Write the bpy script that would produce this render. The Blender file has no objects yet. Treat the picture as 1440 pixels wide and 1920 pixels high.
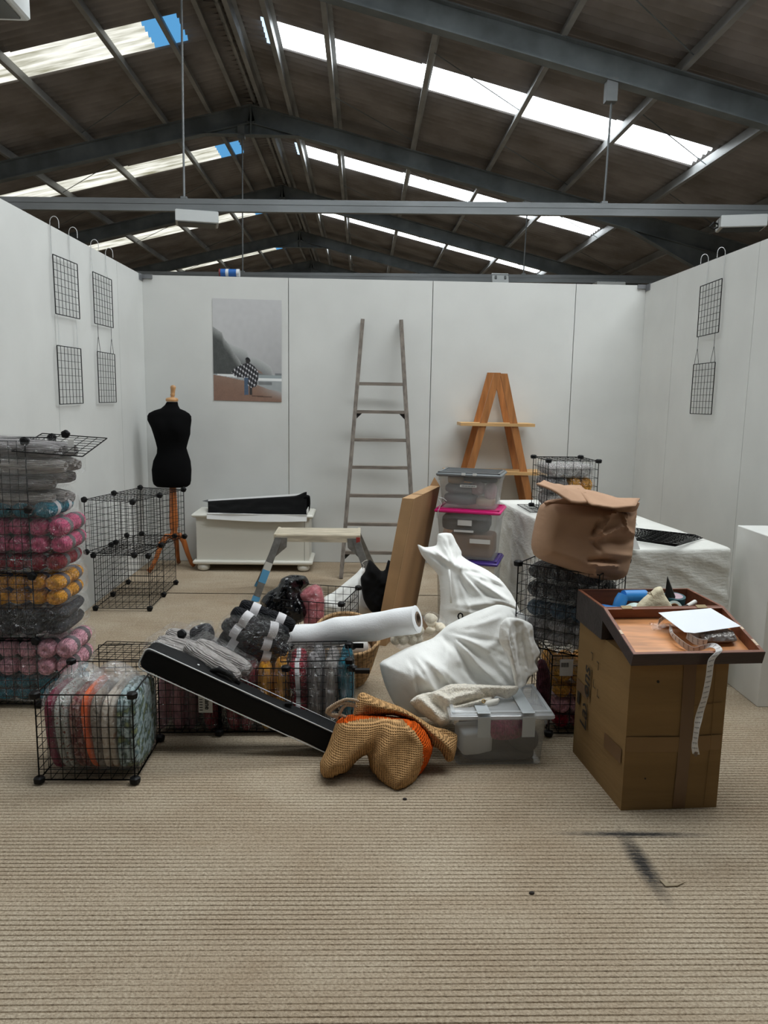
import bpy, math, random
import numpy as np
from mathutils import Vector, Matrix, noise as MN
from mathutils.geometry import delaunay_2d_cdt

C = bpy.context.scene.collection
SC = bpy.context.scene
PI = math.pi
RND = random.Random(7)

# ---------------------------------------------------------------- camera, world, exposure
CAM_H, FPX, PITCH, YAW, ROLL = 1.48225, 1427.92, 0.152681, 0.029087, 0.016560
_fw = Vector((math.sin(YAW)*math.cos(PITCH), math.cos(YAW)*math.cos(PITCH), -math.sin(PITCH)))
_rt = Vector((math.cos(YAW), -math.sin(YAW), 0))
_up = _rt.cross(_fw)
_R = math.cos(ROLL)*_rt + math.sin(ROLL)*_up
_U = -math.sin(ROLL)*_rt + math.cos(ROLL)*_up
cd = bpy.data.cameras.new('camera')
cam = bpy.data.objects.new('camera', cd)
C.objects.link(cam)
cam.matrix_world = Matrix(((_R.x, _U.x, -_fw.x, 0), (_R.y, _U.y, -_fw.y, 0), (_R.z, _U.z, -_fw.z, CAM_H), (0, 0, 0, 1)))
cd.sensor_fit = 'VERTICAL'
cd.sensor_height = 36.0
cd.sensor_width = 27.0
cd.lens = FPX/1920*36.0
cd.clip_end = 200
SC.camera = cam
SC.view_settings.view_transform = 'Standard'
SC.view_settings.look = 'None'
SC.view_settings.gamma = 1.0
SC.view_settings.use_curve_mapping = False
SC.view_settings.exposure = 0.0
SC.cycles.max_bounces = 10
SC.cycles.diffuse_bounces = 5
SC.cycles.transparent_max_bounces = 40
SC.cycles.sample_clamp_indirect = 6.0

wd = bpy.data.worlds.new('overcast sky')
SC.world = wd
wd.use_nodes = True
wd.node_tree.nodes['Background'].inputs[0].default_value = (0.75, 0.86, 1.0, 1)
wd.node_tree.nodes['Background'].inputs[1].default_value = 1.0
ROOFLIGHT_RIGHT = 6.5     # strength of the daylight that comes through the translucent roof sheets
ROOFLIGHT_LEFT = 1.15
ROOFLIGHT_LEFT_BOOTH = 2.8  # unseen left sheets, set brighter than the visible ones to light the booth
ROOFLIGHT_BOOTH = 8.8      # unseen sheets over the booth, strength raised to light it
ROOFLIGHT_FRONT = 2.2      # unseen sheets behind the viewer, dimmed to keep front faces dark


def at(px, py, Y):
    """point of the photograph's line of sight that lies in the plane y = Y"""
    d = _fw + _R*((px-720)/FPX) - _U*((py-960)/FPX)
    return Vector((0, 0, CAM_H)) + d*(Y/d.y)


def atz(px, py, z):
    d = _fw + _R*((px-720)/FPX) - _U*((py-960)/FPX)
    return Vector((0, 0, CAM_H)) + d*((z-CAM_H)/d.z)


# ---------------------------------------------------------------- materials
def lin(c):
    c = c/255.0
    return c/12.92 if c <= 0.04045 else ((c+0.055)/1.055)**2.4


def S(r, g, b):
    return (lin(r), lin(g), lin(b), 1)


def M(name, col, rough=0.6, metal=0.0, var=0.0, vscale=8.0, bump=0.0, bscale=60.0, spec=0.5, stretch=(1, 1, 1), col2=None, sheen=0.0,
      wave=None, detail=4.0, coat=0.0, bdist=0.01):
    m = bpy.data.materials.new(name)
    m.use_nodes = True
    nt = m.node_tree
    N, L = nt.nodes, nt.links
    b = N['Principled BSDF']
    b.inputs['Base Color'].default_value = col
    b.inputs['Roughness'].default_value = rough
    b.inputs['Metallic'].default_value = metal
    b.inputs['Specular IOR Level'].default_value = spec
    if sheen:
        b.inputs['Sheen Weight'].default_value = sheen
    if coat:
        b.inputs['Coat Weight'].default_value = coat
    if var or bump or wave:
        tc = N.new('ShaderNodeTexCoord')
        mp = N.new('ShaderNodeMapping')
        mp.inputs['Scale'].default_value = stretch
        L.new(tc.outputs['Object'], mp.inputs['Vector'])
    if var:
        n = N.new('ShaderNodeTexNoise')
        n.inputs['Scale'].default_value = vscale
        n.inputs['Detail'].default_value = detail
        L.new(mp.outputs[0], n.inputs['Vector'])
        r = N.new('ShaderNodeValToRGB')
        c2 = col2 if col2 else tuple(min(1, c*(1+var)) for c in col[:3])+(1,)
        c1 = tuple(c*(1-var) for c in col[:3])+(1,) if not col2 else col
        r.color_ramp.elements[0].position = 0.35
        r.color_ramp.elements[1].position = 0.65
        r.color_ramp.elements[0].color = c1
        r.color_ramp.elements[1].color = c2
        L.new(n.outputs['Fac'], r.inputs['Fac'])
        L.new(r.outputs['Color'], b.inputs['Base Color'])
    if bump:
        if wave:
            n2 = N.new('ShaderNodeTexWave')
            n2.inputs['Distortion'].default_value = wave
            n2.inputs['Detail'].default_value = 2
        else:
            n2 = N.new('ShaderNodeTexNoise')
            n2.inputs['Detail'].default_value = 3
        n2.inputs['Scale'].default_value = bscale
        L.new(mp.outputs[0], n2.inputs['Vector'])
        bp = N.new('ShaderNodeBump')
        bp.inputs['Strength'].default_value = bump
        bp.inputs['Distance'].default_value = bdist
        L.new(n2.outputs['Fac'], bp.inputs['Height'])
        L.new(bp.outputs['Normal'], b.inputs['Normal'])
    return m


def emit(name, col, strength, dirt=None):
    m = bpy.data.materials.new(name)
    m.use_nodes = True
    nt = m.node_tree
    N, L = nt.nodes, nt.links
    N.remove(N['Principled BSDF'])
    e = N.new('ShaderNodeEmission')
    e.inputs['Color'].default_value = col
    e.inputs['Strength'].default_value = strength
    L.new(e.outputs[0], N['Material Output'].inputs['Surface'])
    if dirt:
        tc = N.new('ShaderNodeTexCoord')
        mp = N.new('ShaderNodeMapping')
        mp.inputs['Scale'].default_value = (0.6, 9, 1)
        L.new(tc.outputs['Object'], mp.inputs['Vector'])
        n = N.new('ShaderNodeTexNoise')
        n.inputs['Scale'].default_value = 2.2
        n.inputs['Detail'].default_value = 6
        L.new(mp.outputs[0], n.inputs['Vector'])
        r = N.new('ShaderNodeValToRGB')
        r.color_ramp.elements[0].position = 0.3
        r.color_ramp.elements[1].position = 0.6
        r.color_ramp.elements[0].color = dirt
        r.color_ramp.elements[1].color = col
        L.new(n.outputs['Fac'], r.inputs['Fac'])
        L.new(r.outputs['Color'], e.inputs['Color'])
    return m


def film(name, tint=(1, 1, 1, 1), gloss=0.10, bscale=14.0, bump=0.9, haze=0.06, rough=0.12):
    """clear crinkled plastic film: mostly transparent, with sharp highlights and a little milky haze"""
    m = bpy.data.materials.new(name)
    m.use_nodes = True
    nt = m.node_tree
    N, L = nt.nodes, nt.links
    N.remove(N['Principled BSDF'])
    tc = N.new('ShaderNodeTexCoord')
    vo = N.new('ShaderNodeTexVoronoi')
    vo.feature = 'F1'
    vo.inputs['Scale'].default_value = bscale*1.6
    no = N.new('ShaderNodeTexNoise')
    no.inputs['Scale'].default_value = bscale*0.9
    no.inputs['Detail'].default_value = 5
    no.inputs['Distortion'].default_value = 2.5
    ad = N.new('ShaderNodeMath')
    ad.operation = 'MULTIPLY_ADD'
    ad.inputs[1].default_value = 0.6
    L.new(tc.outputs['Object'], vo.inputs['Vector'])
    L.new(tc.outputs['Object'], no.inputs['Vector'])
    L.new(vo.outputs['Distance'], ad.inputs[0])
    L.new(no.outputs['Fac'], ad.inputs[2])
    bp = N.new('ShaderNodeBump')
    bp.inputs['Strength'].default_value = bump
    bp.inputs['Distance'].default_value = 0.03
    L.new(ad.outputs[0], bp.inputs['Height'])
    tr = N.new('ShaderNodeBsdfTransparent')
    tr.inputs['Color'].default_value = tint
    gl = N.new('ShaderNodeBsdfGlossy')
    gl.inputs['Roughness'].default_value = rough
    gl.inputs['Color'].default_value = (1, 1, 1, 1)
    L.new(bp.outputs['Normal'], gl.inputs['Normal'])
    df = N.new('ShaderNodeBsdfDiffuse')
    df.inputs['Color'].default_value = (0.85, 0.87, 0.88, 1)
    lw = N.new('ShaderNodeLayerWeight')
    lw.inputs['Blend'].default_value = 0.35
    L.new(bp.outputs['Normal'], lw.inputs['Normal'])
    mu = N.new('ShaderNodeMath')
    mu.operation = 'MULTIPLY_ADD'
    mu.inputs[1].default_value = 0.24
    mu.inputs[2].default_value = gloss
    L.new(lw.outputs['Fresnel'], mu.inputs[0])
    m1 = N.new('ShaderNodeMixShader')
    m1.inputs['Fac'].default_value = haze
    L.new(tr.outputs[0], m1.inputs[1])
    L.new(df.outputs[0], m1.inputs[2])
    m2 = N.new('ShaderNodeMixShader')
    L.new(mu.outputs[0], m2.inputs['Fac'])
    L.new(m1.outputs[0], m2.inputs[1])
    L.new(gl.outputs[0], m2.inputs[2])
    L.new(m2.outputs[0], N['Material Output'].inputs['Surface'])
    return m


def vcol(name, rough=0.5, spec=0.3):
    m = bpy.data.materials.new(name)
    m.use_nodes = True
    N, L = m.node_tree.nodes, m.node_tree.links
    a = N.new('ShaderNodeVertexColor')
    a.layer_name = 'print'
    b = N['Principled BSDF']
    b.inputs['Roughness'].default_value = rough
    b.inputs['Specular IOR Level'].default_value = spec
    L.new(a.outputs['Color'], b.inputs['Base Color'])
    return m


# ---------------------------------------------------------------- object helpers
ORG = {}


def tag(o, label=None, cat=None, group=None, kind=None):
    if label:
        o['label'] = label
    if cat:
        o['category'] = cat
    if group:
        o['group'] = group
    if kind:
        o['kind'] = kind
    return o


def thing(name, label, cat, loc=(0, 0, 0), group=None):
    o = bpy.data.objects.new(name, None)
    C.objects.link(o)
    o.empty_display_size = 0.1
    o.location = loc
    ORG[o] = Vector(loc)
    return tag(o, label, cat, group)


def frame(name):
    o = bpy.data.objects.new(name, None)
    C.objects.link(o)
    ORG[o] = Vector((0, 0, 0))
    o['kind'] = 'structure'
    return o


def link_mesh(name, me, parent=None, mw=None):
    """object sharing mesh data; mw is its world matrix"""
    o = bpy.data.objects.new(name, me)
    C.objects.link(o)
    if parent:
        o.parent = parent
        p = ORG[parent]
        ORG[o] = p
        o.matrix_local = Matrix.Translation(-p) @ (mw if mw else Matrix())
    elif mw:
        o.matrix_world = mw
    return o


class MB:
    def __init__(s):
        s.v, s.f = [], []

    def add(s, vs, fs):
        k = len(s.v)
        s.v += [Vector(v) for v in vs]
        s.f += [tuple(i+k for i in f) for f in fs]
        return s

    def box(s, c, d, rot=None, taper=1.0):
        c = Vector(c)
        hx, hy, hz = d[0]/2, d[1]/2, d[2]/2
        vs = [Vector((sx*hx*(taper if sz > 0 else 1), sy*hy*(taper if sz > 0 else 1), sz*hz)) for sz in (-1, 1) for sy in (-1, 1) for sx in (-1, 1)]
        if rot:
            vs = [rot @ v for v in vs]
        return s.add([c+v for v in vs], [(0, 2, 3, 1), (4, 5, 7, 6), (0, 1, 5, 4), (2, 6, 7, 3), (0, 4, 6, 2), (1, 3, 7, 5)])

    def span(s, lo, hi):
        lo, hi = Vector(lo), Vector(hi)
        return s.box((lo+hi)/2, hi-lo)

    def rbox(s, c, d, b, rot=None):
        """box with chamfered vertical and horizontal edges"""
        c = Vector(c)
        hx, hy, hz = d[0]/2, d[1]/2, d[2]/2
        rings = []
        for z, o in ((-hz, b), (-hz+b, 0), (hz-b, 0), (hz, b)):
            x, y = hx-o, hy-o
            q = b*0.6
            rings.append([(x-q, -y, z), (x, -y+q, z), (x, y-q, z), (x-q, y, z), (-x+q, y, z), (-x, y-q, z), (-x, -y+q, z), (-x+q, -y, z)])
        vs = [Vector(p) for r in rings for p in r]
        if rot:
            vs = [rot @ v for v in vs]
        fs = [tuple(range(7, -1, -1)), tuple(range(24, 32))]
        for k in range(3):
            for i in range(8):
                j = (i+1) % 8
                fs.append((k*8+i, k*8+j, k*8+8+j, k*8+8+i))
        return s.add([c+v for v in vs], fs)

    def bar(s, a, b, r, n=4, r2=None, cap=False, ph=None):
        a, b = Vector(a), Vector(b)
        d = (b-a).normalized()
        u = d.orthogonal().normalized() if abs(d.z) > 0.95 else d.cross(Vector((0, 0, 1))).normalized()
        w = d.cross(u)
        ph = PI/4 if ph is None else ph
        r2 = r if r2 is None else r2
        vs = []
        for p, q in ((a, r), (b, r2)):
            for i in range(n):
                t = ph+2*PI*i/n
                vs.append(p+u*(q*math.cos(t))+w*(q*math.sin(t)))
        fs = [(i, (i+1) % n, n+(i+1) % n, n+i) for i in range(n)]
        if cap:
            fs += [tuple(range(n-1, -1, -1)), tuple(range(n, 2*n))]
        return s.add(vs, fs)

    def beam(s, a, b, w, h, up=(0, 0, 1)):
        """rectangular bar: w across, h along up"""
        a, b = Vector(a), Vector(b)
        d = (b-a).normalized()
        u = d.cross(Vector(up)).normalized()
        v = u.cross(d)
        vs = [p+u*(sx*w/2)+v*(sy*h/2) for p in (a, b) for sx, sy in ((-1, -1), (1, -1), (1, 1), (-1, 1))]
        return s.add(vs, [(0, 1, 5, 4), (1, 2, 6, 5), (2, 3, 7, 6), (3, 0, 4, 7), (3, 2, 1, 0), (4, 5, 6, 7)])

    def tube(s, pts, r, n=8, cap=True, closed=False):
        pts = [Vector(p) for p in pts]
        m = len(pts)
        rs = r if isinstance(r, (list, tuple)) else [r]*m
        k = len(s.v)
        u = None
        for i, p in enumerate(pts):
            d = (pts[(i+1) % m] if closed else pts[min(i+1, m-1)])-(pts[i-1] if closed or i else pts[0])
            d.normalize()
            if u is None:
                u = d.orthogonal().normalized()
            else:
                u = (u-d*u.dot(d))
                u = u.normalized() if u.length > 1e-6 else d.orthogonal().normalized()
            w = d.cross(u)
            for j in range(n):
                t = 2*PI*j/n
                s.v.append(p+u*(rs[i]*math.cos(t))+w*(rs[i]*math.sin(t)))
        for i in range(m if closed else m-1):
            a, b = k+i*n, k+((i+1) % m)*n
            for j in range(n):
                s.f.append((a+j, a+(j+1) % n, b+(j+1) % n, b+j))
        if cap and not closed:
            s.f.append(tuple(range(k+n-1, k-1, -1)))
            s.f.append(tuple(range(k+(m-1)*n, k+m*n)))
        return s

    def lathe(s, prof, c=(0, 0, 0), n=16, sx=1.0, sy=1.0, mat=None, cap=True):
        """prof: (radius, z)"""
        c = Vector(c)
        k = len(s.v)
        for r, z in prof:
            for j in range(n):
                t = 2*PI*j/n
                p = Vector((r*sx*math.cos(t), r*sy*math.sin(t), z))
                s.v.append((mat @ p if mat else p)+c)
        for i in range(len(prof)-1):
            for j in range(n):
                s.f.append((k+i*n+j, k+i*n+(j+1) % n, k+(i+1)*n+(j+1) % n, k+(i+1)*n+j))
        if cap:
            s.f.append(tuple(range(k+n-1, k-1, -1)))
            e = k+(len(prof)-1)*n
            s.f.append(tuple(range(e, e+n)))
        return s

    def extrude(s, poly, off):
        """poly: 3-D ring; off: vector"""
        n = len(poly)
        off = Vector(off)
        vs = [Vector(p) for p in poly]+[Vector(p)+off for p in poly]
        fs = [tuple(range(n-1, -1, -1)), tuple(range(n, 2*n))]+[(i, (i+1) % n, n+(i+1) % n, n+i) for i in range(n)]
        return s.add(vs, fs)

    def grid(s, fn, nu, nv):
        k = len(s.v)
        for j in range(nv+1):
            for i in range(nu+1):
                s.v.append(Vector(fn(i/nu, j/nv)))
        for j in range(nv):
            for i in range(nu):
                a = k+j*(nu+1)+i
                s.f.append((a, a+1, a+nu+2, a+nu+1))
        return s

    def mesh(s, name, org=None):
        me = bpy.data.meshes.new(name)
        o = org if org else Vector((0, 0, 0))
        me.from_pydata([tuple(v-o) for v in s.v], [], s.f)
        return me

    def build(s, name, mat, parent=None, smooth=False, autos=None, fix=True, kind=None, label=None):
        me = s.mesh(name, ORG[parent] if parent else None)
        if fix:
            import bmesh
            bm = bmesh.new()
            bm.from_mesh(me)
            bmesh.ops.recalc_face_normals(bm, faces=bm.faces)
            bm.to_mesh(me)
            bm.free()
        if smooth or autos:
            me.polygons.foreach_set('use_smooth', [True]*len(me.polygons))
            if autos:
                me.set_sharp_from_angle(angle=math.radians(autos))
        if mat:
            me.materials.append(mat)
        o = bpy.data.objects.new(name, me)
        C.objects.link(o)
        if parent:
            o.parent = parent
            ORG[o] = ORG[parent]
        else:
            ORG[o] = Vector((0, 0, 0))
        if kind:
            o['kind'] = kind
        if label:
            o['label'] = label
        return o


def rebase(o):
    """give a one-mesh thing an origin at the base of its own mesh"""
    me = o.data
    n = len(me.vertices)
    a = np.empty(n*3)
    me.vertices.foreach_get('co', a)
    a = a.reshape(-1, 3)
    lo, hi = a.min(0), a.max(0)
    c = np.array([(lo[0]+hi[0])/2, (lo[1]+hi[1])/2, lo[2]])
    me.vertices.foreach_set('co', (a-c).ravel())
    o.location = c
    ORG[o] = Vector(c)
    return o


def text(name, body, size, mat, parent, mw, shear=0.0, bold=0.0, align='CENTER', depth=0.0004):
    cu = bpy.data.curves.new(name, 'FONT')
    cu.body = body
    cu.size = size
    cu.shear = shear
    cu.offset = bold
    cu.extrude = depth
    cu.align_x = align
    cu.align_y = 'CENTER'
    cu.materials.append(mat)
    tmp = bpy.data.objects.new(name, cu)
    C.objects.link(tmp)
    bpy.context.view_layer.update()
    me = bpy.data.meshes.new_from_object(tmp.evaluated_get(bpy.context.evaluated_depsgraph_get()))
    bpy.data.objects.remove(tmp)
    if not me.materials:
        me.materials.append(mat)
    o = bpy.data.objects.new(name, me)
    C.objects.link(o)
    o.parent = parent
    ORG[o] = ORG[parent]
    o.matrix_local = Matrix.Translation(-ORG[parent]) @ mw
    return o


def basis(o, x, y):
    """matrix whose x and y axes lie along the given directions, origin at o"""
    x = Vector(x).normalized()
    y = Vector(y)
    z = x.cross(y).normalized()
    y = z.cross(x)
    m = Matrix((x, y, z)).transposed().to_4x4()
    m.translation = Vector(o)
    return m


# ---------------------------------------------------------------- soft shapes
def fold_field(folds):
    """folds: (x0,y0,x1,y1,amp,width) in the shape's own plane; returns f(P) for an N x 2 array"""
    def f(P):
        h = np.zeros(len(P))
        for x0, y0, x1, y1, a, w in folds:
            d = np.array([x1-x0, y1-y0])
            L2 = max(1e-9, d@d)
            t = ((P-[x0, y0])@d)/L2
            tc = np.clip(t, 0, 1)
            q = P-([x0, y0]+tc[:, None]*d)
            dist = np.hypot(q[:, 0], q[:, 1])
            h += a*np.exp(-(dist/w)**2)*(0.35+0.65*np.sin(PI*np.clip(tc*0.9+0.08, 0, 1)))
        return h
    return f


def radial(x, y, n, a0, a1, l0, l1, amp, w, seed):
    r = random.Random(seed)
    out = []
    for i in range(n):
        t = math.radians(a0+(a1-a0)*(i+r.uniform(-.3, .3)+.5)/n)
        L = r.uniform(l0, l1)
        s = 0.12*L
        out.append((x+s*math.cos(t), y+s*math.sin(t), x+L*math.cos(t+r.uniform(-.12, .12)), y+L*math.sin(t+r.uniform(-.12, .12)),
                    amp*r.choice((1, 1, -0.8))*r.uniform(.6, 1.3), w*r.uniform(.7, 1.4)))
    return out


def ridged(P, scale, seed, oct=3, sx=1.0, sy=1.0):
    out = np.empty(len(P))
    for i, (x, y) in enumerate(P):
        out[i] = MN.ridged_multi_fractal(Vector((x*scale*sx, y*scale*sy, seed)), 0.9, 2.1, oct, 0.9, 2.0)
    return out


def smooth_outline(pts, step, curv=True):
    pts = [np.array(p, float) for p in pts]
    n = len(pts)
    out = []
    for i in range(n):
        p0, p1, p2, p3 = pts[i-1], pts[i], pts[(i+1) % n], pts[(i+2) % n]
        L = np.linalg.norm(p2-p1)
        k = max(1, int(round(L/step)))
        for j in range(k):
            t = j/k
            if curv:
                a, b, c = 2*p1, p2-p0, 2*p0-5*p1+4*p2-p3
                d = -p0+3*p1-3*p2+p3
                cr = 0.5*(a+b*t+c*t*t+d*t**3)
                out.append(0.65*cr+0.35*(p1+(p2-p1)*t))
            else:
                out.append(p1+(p2-p1)*t)
    return np.array(out)


def inflate(outline, mw, front, back, rad, step=0.014, height=None, folds=None, crump=0.0, cscale=8, seed=1.0, curv=True, fine=0.0, fscale=30,
            floor=None, backfold=0.3, lumps=0.0, lscale=4):
    """closed cushion-like solid. outline: 2-D ring in the plane mw (x, y; z towards the viewer); front/back: bulge; rad: distance over which it rounds"""
    B = smooth_outline(outline, step, curv)
    nb = len(B)
    lo, hi = B.min(0), B.max(0)
    r = random.Random(int(seed*10)+3)
    I = []
    y = lo[1]
    row = 0
    while y < hi[1]:
        x = lo[0]+(step/2 if row % 2 else 0)
        while x < hi[0]:
            I.append((x+r.uniform(-.18, .18)*step, y+r.uniform(-.18, .18)*step))
            x += step
        y += step*0.87
        row += 1
    I = np.array(I)
    A, D = B, np.roll(B, -1, 0)

    def dist(P):
        best = np.full(len(P), 1e9)
        for a, b in zip(A, D):
            d = b-a
            t = np.clip(((P-a)@d)/max(1e-12, d@d), 0, 1)
            q = P-(a+t[:, None]*d)
            best = np.minimum(best, np.hypot(q[:, 0], q[:, 1]))
        return best
    inside = np.zeros(len(I), bool)
    for a, b in zip(A, D):
        c = (a[1] > I[:, 1]) != (b[1] > I[:, 1])
        xx = (b[0]-a[0])*(I[:, 1]-a[1])/(b[1]-a[1]+1e-12)+a[0]
        inside ^= c & (I[:, 0] < xx)
    I = I[inside]
    d = dist(I)
    k = d > step*0.55
    I, d = I[k], d[k]
    allp = [Vector(p) for p in B]+[Vector(p) for p in I]
    vs, _, fs, ov, _, _ = delaunay_2d_cdt(allp, [(i, (i+1) % nb) for i in range(nb)], [], 1, 1e-6)
    P = np.array([tuple(v) for v in vs])
    isb = np.array([len(o) > 0 and min(o) < nb for o in ov])
    d = dist(P)
    d[isb] = 0
    u = np.clip(d/rad, 0, 1)
    prof = np.sqrt(np.maximum(0, 1-(1-u)**2))
    hmul = height(P) if height else 1.0
    w = np.zeros(len(P))
    if folds:
        w += fold_field(folds)(P)
    if crump:
        w += crump*(ridged(P, cscale, seed)-1.0)
    if fine:
        w += fine*(ridged(P, fscale, seed+5)-1.0)
    if lumps:
        w += lumps*np.array([MN.noise(Vector((x*lscale, y*lscale, seed))) for x, y in P])
    edge = np.clip(d/(rad*0.35), 0, 1)
    zf = front*prof*hmul+w*edge
    zb = -back*prof*hmul-backfold*w*edge
    n = len(P)
    idx_b = {}
    V = [mw @ Vector((P[i, 0], P[i, 1], zf[i] if not isb[i] else 0)) for i in range(n)]
    for i in range(n):
        if not isb[i]:
            idx_b[i] = len(V)
            V.append(mw @ Vector((P[i, 0], P[i, 1], zb[i])))
        else:
            idx_b[i] = i
    F = [tuple(f) for f in fs]+[tuple(idx_b[i] for i in reversed(f)) for f in fs]
    if floor is not None:
        for v in V:
            if v.z < floor:
                v.z = floor
    mb = MB()
    mb.v, mb.f = V, F
    return mb


def plane_px(pxs, Y, n=(0, -1, 0), o=None):
    """outline given as sight lines, laid into a real plane through (.., Y, ..): returns 2-D ring and the plane's matrix"""
    pts = [at(x, y, Y) for x, y in pxs]
    n = Vector(n).normalized()
    c = o if o else sum(pts, Vector())/len(pts)
    eye = Vector((0, 0, CAM_H))
    out3 = []
    for p in pts:
        d = p-eye
        t = (c-eye).dot(n)/d.dot(n)
        out3.append(eye+d*t)
    x = Vector((0, 0, 1)).cross(n).normalized()
    y = n.cross(x)
    m = Matrix((x, y, n)).transposed().to_4x4()
    m.translation = c
    inv = m.inverted()
    return [tuple((inv @ p)[:2]) for p in out3], m


def blob(c, r, e=2.6, rot=None, nu=28, nv=16, amp=0.0, scale=10, seed=0.0, flat=None, spike=0.0):
    """super-ellipsoid with noise: pillow-like bag"""
    c = Vector(c)
    mb = MB()

    def pw(x, p):
        return math.copysign(abs(x)**p, x)
    q = 2/e
    vs = []
    for j in range(1, nv):
        ph = -PI/2+PI*j/nv
        for i in range(nu):
            th = 2*PI*i/nu
            p = Vector((r[0]*pw(math.cos(ph), q)*pw(math.cos(th), q), r[1]*pw(math.cos(ph), q)*pw(math.sin(th), q), r[2]*pw(math.sin(ph), q)))
            vs.append(p)
    vs.append(Vector((0, 0, -r[2])))
    vs.append(Vector((0, 0, r[2])))
    fs = []
    for j in range(nv-2):
        for i in range(nu):
            a, b = j*nu+i, j*nu+(i+1) % nu
            fs.append((a, b, b+nu, a+nu))
    s0, s1 = len(vs)-2, len(vs)-1
    for i in range(nu):
        fs.append((s0, (i+1) % nu, i))
        fs.append((s1, (nv-2)*nu+i, (nv-2)*nu+(i+1) % nu))
    if amp or spike:
        for k, p in enumerate(vs):
            nn = p.normalized()
            g = MN.noise(p*scale+Vector((seed*7.3, seed*3.1, seed)))
            h = MN.ridged_multi_fractal(p*scale*1.6+Vector((seed, seed*5, 2)), 0.9, 2.0, 3, 0.9, 2.0)-1.0 if spike else 0
            vs[k] = p+nn*(amp*g+spike*h)
    if rot:
        vs = [rot @ v for v in vs]
    return mb.add([c+v for v in vs], fs)


def rot(ax, deg):
    return Matrix.Rotation(math.radians(deg), 3, ax)


# ================================================================ SETTING
XL, XR, YB, WH, PW = -1.863, 2.397, 6.646, 2.44, 1.22
RX, RZ, SLOPE = -1.79, 6.02, 0.24          # ridge line of the roof and its fall
FR0, BAY = 8.07, 4.57                      # portal frames

# ---- floor: tamped concrete with drag grooves running across
fm = M('tamped concrete', S(168, 153, 132), 0.9, var=0.5, vscale=90, bump=0.5, bscale=160, spec=0.2, detail=8)
nt = fm.node_tree
N, L = nt.nodes, nt.links
bs = N['Principled BSDF']
geo = N.new('ShaderNodeNewGeometry')


def noise_node(scale, detail, stretch=(1, 1, 1)):
    mp = N.new('ShaderNodeMapping')
    mp.inputs['Scale'].default_value = stretch
    L.new(geo.outputs['Position'], mp.inputs['Vector'])
    n = N.new('ShaderNodeTexNoise')
    n.inputs['Scale'].default_value = scale
    n.inputs['Detail'].default_value = detail
    n.inputs['Roughness'].default_value = 0.6
    L.new(mp.outputs[0], n.inputs['Vector'])
    return n.outputs['Fac']


def ramp(fac, stops):
    r = N.new('ShaderNodeValToRGB')
    e = r.color_ramp.elements
    while len(e) < len(stops):
        e.new(0.5)
    for i, (p, c) in enumerate(stops):
        e[i].position = p
        e[i].color = c
    L.new(fac, r.inputs['Fac'])
    return r.outputs['Color']


def mixc(a, b, fac=1.0, mode='MULTIPLY'):
    m = N.new('ShaderNodeMix')
    m.data_type = 'RGBA'
    m.blend_type = mode
    if isinstance(fac, float):
        m.inputs[0].default_value = fac
    else:
        L.new(fac, m.inputs[0])
    L.new(a, m.inputs[6])
    if isinstance(b, tuple):
        m.inputs[7].default_value = b
    else:
        L.new(b, m.inputs[7])
    return m.outputs[2]


def smear(c, half, ang):
    """soft elongated mark on the floor, broken up by noise"""
    mp = N.new('ShaderNodeMapping')
    mp.vector_type = 'TEXTURE'
    mp.inputs['Location'].default_value = (c[0], c[1], 0)
    mp.inputs['Rotation'].default_value = (0, 0, ang)
    mp.inputs['Scale'].default_value = (half[0], half[1], 1)
    L.new(geo.outputs['Position'], mp.inputs['Vector'])
    g = N.new('ShaderNodeTexGradient')
    g.gradient_type = 'SPHERICAL'
    L.new(mp.outputs[0], g.inputs['Vector'])
    mu = N.new('ShaderNodeMath')
    mu.operation = 'MULTIPLY'
    mu.use_clamp = True
    L.new(g.outputs['Fac'], mu.inputs[0])
    L.new(noise_node(40, 4, (1, 2.5, 1)), mu.inputs[1])
    m2 = N.new('ShaderNodeMath')
    m2.operation = 'MULTIPLY'
    m2.use_clamp = True
    m2.inputs[1].default_value = 2.6
    L.new(mu.outputs[0], m2.inputs[0])
    return m2.outputs[0]


col = ramp(noise_node(120, 6), [(0.25, S(132, 118, 100)), (0.5, S(176, 162, 141)), (0.78, S(200, 188, 168))])
col = mixc(col, ramp(noise_node(1.3, 5), [(0.35, (0.80, 0.74, 0.68, 1)), (0.62, (1.03, 1.03, 1.03, 1))]), 0.7)
col = mixc(col, ramp(noise_node(6, 4, (0.4, 1, 1)), [(0.3, (0.80, 0.74, 0.68, 1)), (0.6, (1, 1, 1, 1))]), 0.55)
col = mixc(col, ramp(noise_node(55, 3), [(0.20, (0.25, 0.22, 0.2, 1)), (0.31, (1, 1, 1, 1))]), 0.8)
for c_, h_, a_ in (((0.917, 2.235), (0.23, 0.045), math.radians(91.5)), ((0.95, 2.40), (0.31, 0.024), -0.02)):
    col = mixc(col, (0.055, 0.05, 0.045, 1), smear(c_, h_, a_), 'MIX')
L.new(col, bs.inputs['Base Color'])


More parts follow.
